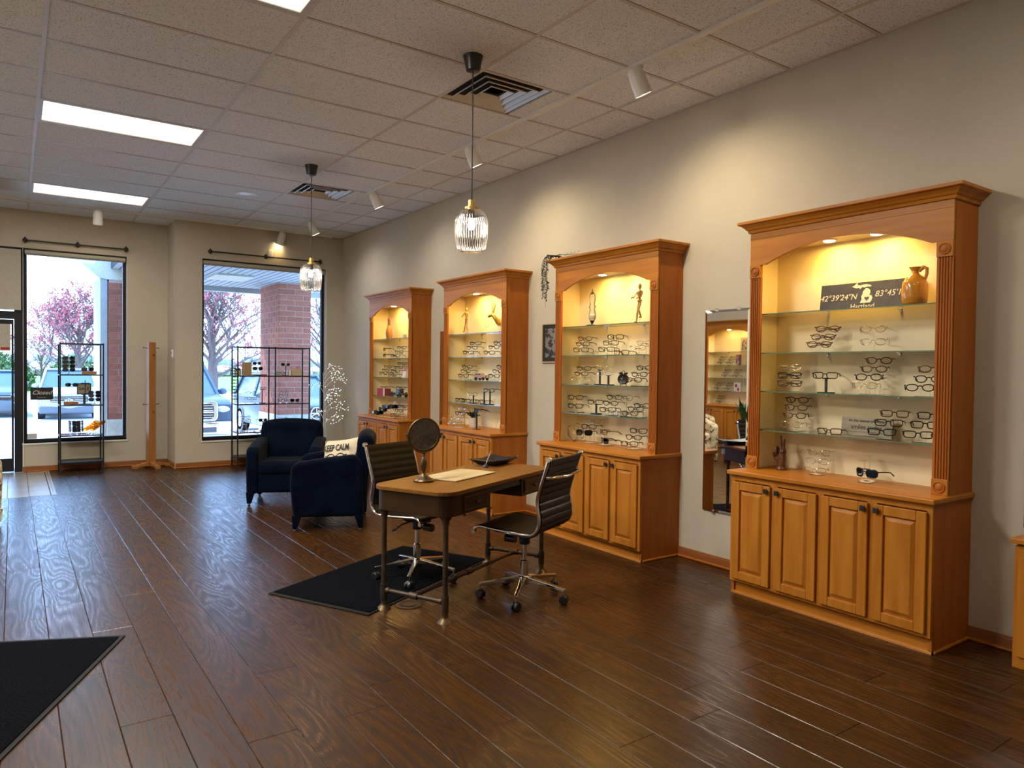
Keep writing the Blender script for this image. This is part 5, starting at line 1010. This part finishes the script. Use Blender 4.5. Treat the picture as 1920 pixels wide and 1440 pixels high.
for k in range(3):
    m_ = MB(); p = Vector((-.04 - .02 * k, -.05 + .02 * k, .07)); P = [Vector((0, 0, .08)), p]
    for q in range(9): P.append(P[-1] + Vector((rnd.uniform(-.008, .008), rnd.uniform(-.008, .008), -.045)))
    m_.tube(P, .0012, 4)
    for p in P[1:]:
        for s in (-1, 1): m_.add([p, p + Vector((.012 * s, .004, .008)), p + Vector((.026 * s, 0, -.004)), p + Vector((.012 * s, -.004, -.010))], [(0, 1, 2, 3)])
    m_.build('trailing_stem', MT['leaf'], t)
# signs on the left window
t = T('closed_sign', 'black Closed sign hanging in the left window', 'sign', (.152, 6.12, .952)); MB().box(-.128, .128, 0, .008, 0, .166).build('board', MT['blackp'], t, bevel=.001); text('lettering', 'Closed', .078, MT['cardw'], t, (0, -.0012, .095), (PI / 2, 0, 0), .0004, shear=.35); MB().tube([(-.05, -.001, .03), (-.02, -.001, .026), (0, -.001, .032), (.02, -.001, .026), (.05, -.001, .03)], .0015, 4).build('flourish', MT['cardw'], t)
MB().tube([(-.1, .004, .166), (0, .004, .21), (.1, .004, .166)], .001, 4).build('cord', MT['black'], t)
t = T('window_decal', 'small grey decal at the bottom left of the left window', 'decal', (.045, 6.158, .43)); MB().box(-.055, .055, 0, .0012, 0, .07).build('film', MT['grille'], t)
# lit twig tree in the corner
t = T('twig_tree', 'white lit twig tree standing in the corner behind the armchair', 'decorative tree', (3.66, 5.05, 0)); rnd = random.Random(22); MB().lathe([(.0001, 0), (.09, 0), (.09, .012), (.02, .02), (.012, .05)], n=20).build('base', MT['whitem'], t, smooth=True)
MB().tube([(0, 0, .04), (-.01, 0, .5), (.0, .01, .9), (-.02, 0, 1.35)], [.011, .009, .006, .003], 8).build('trunk', MT['whitem'], t, smooth=True)
buds = []
for k in range(13):
    z = .50 + k * .068; a = rnd.uniform(0, 6.28) if k % 3 == 2 else rnd.uniform(-.9, .7); d = Vector((math.cos(a), math.sin(a) * .55, 0)); 
    if d.x < 0: d.x *= .55
    L_ = rnd.uniform(.24, .38); P = [Vector((-.005, 0, z))]
    for q in range(5): P.append(P[-1] + d * L_ / 5 + Vector((rnd.uniform(-.02, .02), rnd.uniform(-.02, .02), (.075 - q * .028))))
    br = MB().tube(P, [.0045, .004, .003, .0025, .002, .0015], 5)
    for q in (2, 3, 4, 5):
        buds.append(P[q])
        for s in range(2): e = P[q] + Vector((rnd.uniform(-.06, .09), rnd.uniform(-.05, .05), rnd.uniform(-.05, .05))); br.tube([P[q], e], .0013, 4); buds.append(e)
    br.build('branch', MT['whitem'], t)
bm_ = MB().ball((0, 0, 0), .0048, 6, 4).build('light_bud', MT['led'], t)
for k, p in enumerate(buds[:200]):
    o = bm_ if k == 0 else bm_.copy()
    if k: COL.objects.link(o)
    o.location = p

# ================================================================== outside
LOT = -.47
ST('ground_lot', MB().box(-60, 90, YR + 3.9, 46, LOT - .2, LOT), MT['concrete'])
ST('sidewalk', MB().box(-20, 30, YR + .2, YR + 3.9, -.6, -.03), MT['walk'])
ST('curb', MB().box(-60, 90, 45.8, 46.1, LOT - .2, LOT + .12), MT['walk'])
ST('lawn', MB().add([(-60, 46.1, LOT + .1), (90, 46.1, LOT + .1), (140, 110, LOT + .3), (-90, 110, LOT + .3)], [(0, 1, 2, 3)]), MT['lawn'])
ST('field', MB().add([(-90, 110, LOT + .2), (140, 110, LOT + .2), (300, 320, 1.0), (-250, 320, 1.0)], [(0, 1, 2, 3)]), MT['shrubd'])
sf = ST('soffit', MB().box(1.15, 9, YR + .22, 9.62, 3.0, 3.2), MT['soffd'])
n = 0
for k in range(66):
    x = 1.16 + k * .118
    if 2.62 < x < 3.2: segs = ((YR + .23, 7.35), (8.3, 9.5))
    else: segs = ((YR + .23, 9.5),)
    for (a, b) in segs: MB().box(x, x + .096, a, b, 2.994, 3.0).build('soffit_plank', MT['soffit'], sf)
MB().box(2.64, 3.27, 7.42, 8.22, 2.97, 3.0).build('soffit_vent', MT['stucco'], sf)
ST('fascia', MB().box(1.05, 9, 9.5, 9.66, 2.90, 3.9), MT['soffit'])
# arched stucco header over the entrance
P = [(1.10, 2.82), (.98, 2.84), (.60, 3.17), (.15, 3.55), (-.4, 3.85), (-1.3, 4.0), (-2.2, 3.85), (-2.9, 3.5), (-3.4, 3.1), (-3.6, 2.82), (-4.3, 2.82), (-4.3, 5.2), (1.85, 5.2), (1.85, 2.82)]
ST('entrance_arch', MB().prism(P, 'y', 8.0, 9.2), MT['stucco'])
ST('arch_trim', MB().box(1.0, 1.10, 8.02, 9.2, -.03, 2.84), MT['soffit'])
def pillar(x0, y0, top, w_, d, n_):
    p = rootstruct(n_); MB().box(x0 + .008, x0 + w_ - .008, y0 + .008, y0 + d - .008, -.45, top).build('mortar_core', MT['mortar'], p)
    MB().box(x0 - .02, x0 + w_ + .02, y0 - .02, y0 + d + .02, .27, .536).build('stone_block', MT['stone'], p, bevel=.008); MB().box(x0 - .02, x0 + w_ + .02, y0 - .02, y0 + d + .02, -.03, .262).build('stone_block', MT['stone'], p, bevel=.008)
    bx = MB().box(0, .292, -.0, .02, 0, .092).build('brick', MT['brick'], p, bevel=.003); hx = MB().box(0, .14, 0, .02, 0, .092).build('brick', MT['brick'], p, bevel=.003); c = 0; z = .545; r = 0
    while z + .1 < top:
        off = r % 2
        for (L, ax) in ((w_, 'f'), (d, 'l')):
            s = 0.0; k = 0
            while s < L - .01:
                ln = .1524 if ((k == 0 and off) or L - s < .2) else .3048
                src = hx if ln < .2 else bx
                o = src.copy(); COL.objects.link(o)
                if ax == 'f': o.location = (x0 + s + .006, y0, z)
                else: o.location = (x0, y0 + s + ln - .006, z); o.rotation_euler = (0, 0, -PI / 2)
                s += ln; k += 1
        z += .1016; r += 1
    bpy.data.objects.remove(bx); bpy.data.objects.remove(hx)
pillar(1.11, 8.0, 2.82, .6096, 1.2192, 'pillar_1'); pillar(3.87, 8.0, 2.99, .6096, 1.2192, 'pillar_2')

def car(name, lab, cat, loc, rz, paint, L=4.5, Wd=1.85, Ht=1.7, kind='suv', grille='plain'):
    """origin on the ground under the middle; local +x is the car's nose"""
    t = T(name, lab, cat, loc, rz); P_ = MT[paint]; h = Wd / 2; hood = {'suv': 1.03, 'truck': 1.20, 'sedan': .92}[kind]; belt = hood + .05; nose = L / 2; cx = {'suv': nose - 1.25, 'truck': nose - 1.45, 'sedan': nose - 1.3}[kind]
    rear = -nose + .1 if kind == 'suv' else (-.5 if kind == 'truck' else -nose + .55)
    prof = [(-nose, .38), (-nose, belt - .1), (-nose + .06, belt), (cx, belt), (nose - .25, hood - .04), (nose - .06, hood - .14), (nose, hood - .32), (nose + .02, .40), (nose - .1, .26), (-nose + .1, .28)]
    rgs = []
    for yy, k in ((-h, .93), (-h + .07, 1), (0, 1.012), (h - .07, 1), (h, .93)):
        rgs.append([(x * (k if abs(x) > nose - .3 else 1) if k < 1 else x + (.05 if (k > 1 and x > nose - .1) else 0), yy, z if z < .6 else .6 + (z - .6) * k) for x, z in prof])
    MB().loft(rgs).build('body', P_, t, smooth=True, bevel=.02)
    top = Ht; a = h - .06; b = h - .24
    V = [(cx + .05, -a, belt - .03), (cx + .05, a, belt - .03), (rear, a, belt - .03), (rear, -a, belt - .03), (cx - .72, -b, top - .06), (cx - .72, b, top - .06), (rear + .32, b, top - .05), (rear + .32, -b, top - .05)]
    MB().add(V, [(0, 1, 5, 4), (1, 2, 6, 5), (2, 3, 7, 6), (3, 0, 4, 7), (4, 5, 6, 7), (0, 3, 2, 1)]).build('window_glass', MT['carglass'], t, bevel=.03)
    MB().box(rear + .28, cx - .66, -b - .02, b + .02, top - .07, top).build('roof', P_, t, bevel=.03)
    for s in (-1, 1):
        MB().bar((cx + .07, s * (a + .005), belt - .03), (cx - .70, s * (b + .01), top - .04), .06, .05).bar((cx - 1.25, s * (a + .005), belt - .03), (cx - 1.3, s * (b + .01), top - .04), .07, .05).bar((rear - .0, s * (a + .003), belt - .03), (rear + .30, s * (b + .01), top - .04), .12, .06).build('pillar', P_, t)
        MB().ball((cx - .15, s * (h + .09), belt + .05), (.06, .11, .08), 12, 8).build('side_mirror', P_, t, smooth=True)
        MB().ball((nose - .10, s * (h - .26), hood - .25), (.14, .19, .09), 14, 8).build('headlight', MT['lamp'], t, smooth=True)
        MB().box(-nose - .015, -nose + .04, s * (h - .14) - .08, s * (h - .14) + .08, .75, 1.0).build('tail_light', MT['taill'], t, bevel=.01)
        MB().lathe([(.05, 0), (.055, .02), (.0001, .03)], (nose - .0, s * (h - .3), .52), 14, 'x').build('fog_lamp', MT['lamp'], t)
        for x in (nose - .88, -nose + .92):
            wr = .40 if kind == 'truck' else .345
            wl = MB().lathe([(.10, -.11), (wr - .03, -.11), (wr, -.08), (wr, .08), (wr - .03, .11), (.10, .11)], (x, s * (h - .10), wr), 28, 'y').build('wheel', MT['tyre'], t, smooth=True)
            MB().lathe([(.0001, s * .118), (.06, s * .118), (.22, s * .105), (.235, s * .112)], (x, s * (h - .10), wr), 20, 'y').build('hub', MT['steel'], wl, smooth=True)
            MB().lathe([(wr + .02, s * -.02), (wr + .06, s * .005), (wr + .06, s * .02), (wr + .02, s * .02)], (x, s * (h - .01), wr + .02), 28, 'y').build('wheel_arch', MT['cladding' if kind != 'truck' else 'tyre'], t, smooth=True)
    MB().box(nose - .12, nose + .06, -h + .04, h - .04, .22, .47).build('lower_bumper', MT['cladding' if kind != 'truck' else 'chrome'], t, bevel=.05, seg=3)
    if kind == 'truck':
        MB().box(nose - .02, nose + .09, -h + .06, h - .06, .40, .70).build('chrome_bumper', MT['chrome'], t, bevel=.05, seg=3); MB().box(nose + .085, nose + .095, -.62, -.28, .47, .58).box(nose + .085, nose + .095, .28, .62, .47, .58).build('bumper_inset', MT['cladding'], t)
        MB().prism(rrect(-.66, .66, .70, 1.14, .12), 'x', nose - .04, nose + .07).build('grille_surround', MT['chrome'], t, bevel=.02); MB().prism(rrect(-.57, .57, .76, 1.08, .08), 'x', nose + .06, nose + .075).build('grille_void', MT['ink'], t)
        for k in range(6):
            if k != 2: MB().box(nose + .07, nose + .09, -.55, .55, .785 + k * .05, .807 + k * .05).build('grille_bar', MT['chrome'], t, bevel=.005)
        MB().box(nose + .07, nose + .095, -.56, .56, .885, .93).box(nose + .07, nose + .095, -.04, .04, .77, 1.07).build('grille_cross', MT['chrome'], t, bevel=.008)
        MB().box(-nose, -.55, -h + .02, h - .02, .9, 1.28).build('cargo_bed', P_, t, bevel=.03)
    elif grille == 'star':
        MB().prism(rrect(-.45, .45, .55, .84, .1), 'x', nose - .02, nose + .055).build('grille_void', MT['ink'], t, bevel=.01); MB().box(nose + .05, nose + .065, -.42, .42, .685, .715).build('grille_bar', MT['chrome'], t)
        m_ = MB().tube([(nose + .08, .15 * math.cos(a_), .70 + .15 * math.sin(a_)) for a_ in [2 * PI * k / 32 for k in range(32)]], .013, 8, closed=True)
        for k in range(3): a_ = PI / 2 + k * 2 * PI / 3; m_.tube([(nose + .08, 0, .70), (nose + .08, .15 * math.cos(a_), .70 + .15 * math.sin(a_))], [.022, .006], 8)
        m_.build('star_emblem', MT['chrome'], t, smooth=True)
    else:
        MB().prism(rrect(-.55, .55, .60, .80, .06), 'x', nose - .02, nose + .045).build('grille_void', MT['ink'], t, bevel=.01)
        for k in range(3): MB().box(nose + .04, nose + .055, -.53, .53, .63 + k * .055, .645 + k * .055).build('grille_bar', MT['chrome'], t)
    if kind == 'suv':
        for s in (-1, 1): MB().tube([(rear + .5, s * (b - .06), top + .02), (rear + .55, s * (b - .06), top + .06), (cx - .95, s * (b - .06), top + .06), (cx - .85, s * (b - .06), top + .01)], .018, 6).build('roof_rail', MT['steel'], t, smooth=True)
    return t
S_ANG = -PI / 2
car('suv_car', 'silver SUV with grey bumper parked nose-in beyond the left window', 'car', (1.50, 25.6, LOT), S_ANG - .04, 'carw', 4.4, 1.82, 1.74, 'suv')
car('pickup_truck', 'blue-grey pickup truck with a wide chrome grille beyond the right window', 'truck', (2.82, 13.95, LOT), S_ANG, 'carb', 5.8, 2.05, 1.96, 'truck')
car('parked_car', 'grey SUV with a three-pointed star emblem right of the brick pillar', 'car', (6.30, 15.2, LOT), S_ANG, 'cargr', 4.7, 1.9, 1.68, 'suv', 'star')
car('parked_car', 'grey car glimpsed through the glass door at the left edge', 'car', (-.80, 27.5, LOT), S_ANG + .02, 'cargr', 4.5, 1.83, 1.65, 'suv')
car('parked_car', 'red car half hidden behind the silver SUV', 'car', (3.3, 32.4, LOT), PI / 2, 'carred', 4.5, 1.83, 1.6, 'suv')

def tree(loc, lab, ht, spread, seed, budden=1.0, depth=5, tr=.2):
    rnd = random.Random(seed); t = T('maple_tree', lab, 'tree', loc); br = MB(); tips = []
    def grow(p, d, L, r, lv):
        q = [p]; rr = [r]; dd = d.copy()
        for k in range(3):
            dd = (dd + Vector((rnd.uniform(-.14, .14), rnd.uniform(-.14, .14), rnd.uniform(-.02, .12)))).normalized(); q.append(q[-1] + dd * L / 3); rr.append(r * (1 - .17 * (k + 1)))
        if lv == 0: return q, rr
        rr = [max(v_, .012) for v_ in rr]; br.tube(q, rr, 5 if lv < 3 else 3, caps=False)
        if lv >= depth: tips.append((q[1], q[3])); tips.append((q[2], q[3])); return
        n = {1: 5, 2: 4, 3: 4, 4: 3}.get(lv, 3)
        for k in range(n):
            s = 1 + int(rnd.random() * 3) if k else 3; b = q[s]; ax = Vector((rnd.uniform(-1, 1), rnd.uniform(-1, 1), rnd.uniform(-.25, .6))).normalized(); nd = (dd * .75 + ax * .8).normalized(); grow(b, nd, L * rnd.uniform(.58, .82), r * .5, lv + 1)
    th = ht * .16
    MB().tube([(0, 0, -.1), (0, 0, th * .5), (.02, 0, th), (0, .03, th * 1.8), (.05, 0, ht * .55)], [tr * 1.25, tr, tr * .9, tr * .6, tr * .3], 10).build('trunk', MT['bark'], t, smooth=True)
    for k in range(15):
        a = k * 2.4; z = th * (.95 + .13 * k); el = .45 + .09 * k; d = Vector((math.cos(a), math.sin(a), el)).normalized(); grow(Vector((0, 0, z)), d, spread * rnd.uniform(.42, .56) * (1 - .018 * k), tr * .34, 2)
    br.build('branches', MT['bark'], t, kind='stuff'); bl = MB(); s = .042
    for (a, b) in tips:
        if rnd.random() > budden: continue
        for k in range(3):
            p = a.lerp(b, rnd.random()) + Vector((rnd.uniform(-.11, .11), rnd.uniform(-.11, .11), rnd.uniform(-.09, .09))); e = s * rnd.uniform(.6, 1.3)
            bl.add([p + Vector((-e, 0, 0)), p + Vector((0, -e, .3 * e)), p + Vector((e, 0, 0)), p + Vector((0, e, -.3 * e)), p + Vector((0, 0, e)), p + Vector((0, 0, -e))], [(0, 1, 4), (1, 2, 4), (2, 3, 4), (3, 0, 4), (1, 0, 5), (2, 1, 5), (3, 2, 5), (0, 3, 5)])
    bl.build('red_buds', MT['bud'], t, kind='stuff')
tree((2.62, 38.0, LOT), 'red-budded maple tree beyond the left window', 7.4, 3.5, 4, .9, 5, .20)
tree((7.45, 30.0, LOT), 'budding maple tree beyond the left side of the right window', 8.6, 3.6, 8, .45, 5, .26)
tree((14.3, 33.0, LOT), 'budding tree seen right of the brick pillar', 8.5, 4.6, 15, .5, 4, .22)
tree((1.6, 60.0, LOT), 'small bare tree behind the clipped shrubs', 5.2, 3.0, 31, .25, 4, .10)
def bush(loc, rx, ry, rz, lab, seed, m='bush', n=1700, nm='shrub'):
    rnd = random.Random(seed); t = T(nm, lab, 'shrub', loc); k_ = MB(); V, s = [], .2
    for i in range(n):
        a = rnd.uniform(0, 6.283); c = rnd.uniform(-.1, 1); q = math.sqrt(max(0, 1 - c * c)); k = rnd.uniform(.72, 1.04); p = Vector((rx * q * math.cos(a) * k, ry * q * math.sin(a) * k, rz * max(c, 0.02) * k)); e = s * rnd.uniform(.5, 1.1); d1 = Vector((rnd.uniform(-1, 1), rnd.uniform(-1, 1), rnd.uniform(-1, 1))).normalized() * e; d2 = d1.cross(Vector((rnd.uniform(-1, 1), rnd.uniform(-1, 1), 1))).normalized() * e * .6
        k_.add([p - d1, p - d2, p + d1, p + d2], [(0, 1, 2, 3)])
    k_.build('foliage', MT[m], t, kind='stuff'); st = MB()
    for i in range(7): a = i * .9; st.tube([(0, 0, 0), (rx * .4 * math.cos(a), ry * .4 * math.sin(a), rz * .7)], .03, 5)
    st.build('stems', MT['bark'], t)
bush((-.9, 52, LOT), 2.1, 1.4, 2.5, 'bright green shrub seen through the glass door', 1); bush((3.4, 53, LOT), 1.9, 1.4, 2.5, 'bright green shrub left of the silver SUV roof', 2); bush((-5.6, 52.5, LOT), 2.2, 1.4, 1.8, 'bright green shrub farthest left beyond the door', 3)
bush((32, 58, LOT), 2.0, 1.2, 2.4, 'pale budding shrub on the lawn beyond the right window', 6, 'shrubd', 900)
def woods(name, x0, x1, y, h, m, seed, lab):
    rnd = random.Random(seed); k_ = MB(); n = 170
    for i in range(n):
        x = x0 + (x1 - x0) * (i + rnd.random()) / n; q = h * rnd.uniform(.6, 1.1); k_.ball((x, y + rnd.uniform(-3, 3), q * .35), ((x1 - x0) / n * rnd.uniform(.8, 1.5), 3, q), 7, 5)
    o = k_.build(name, MT[m], kind='stuff'); tag(o, lab, 'trees')
woods('treeline_woods', -40, 190, 150, 2.6, 'hill', 1, 'hazy bluish line of woods on the horizon'); woods('scrub_woods', -30, 110, 112, 1.3, 'shrubd', 2, 'band of bare brown scrub at the far edge of the lawn')
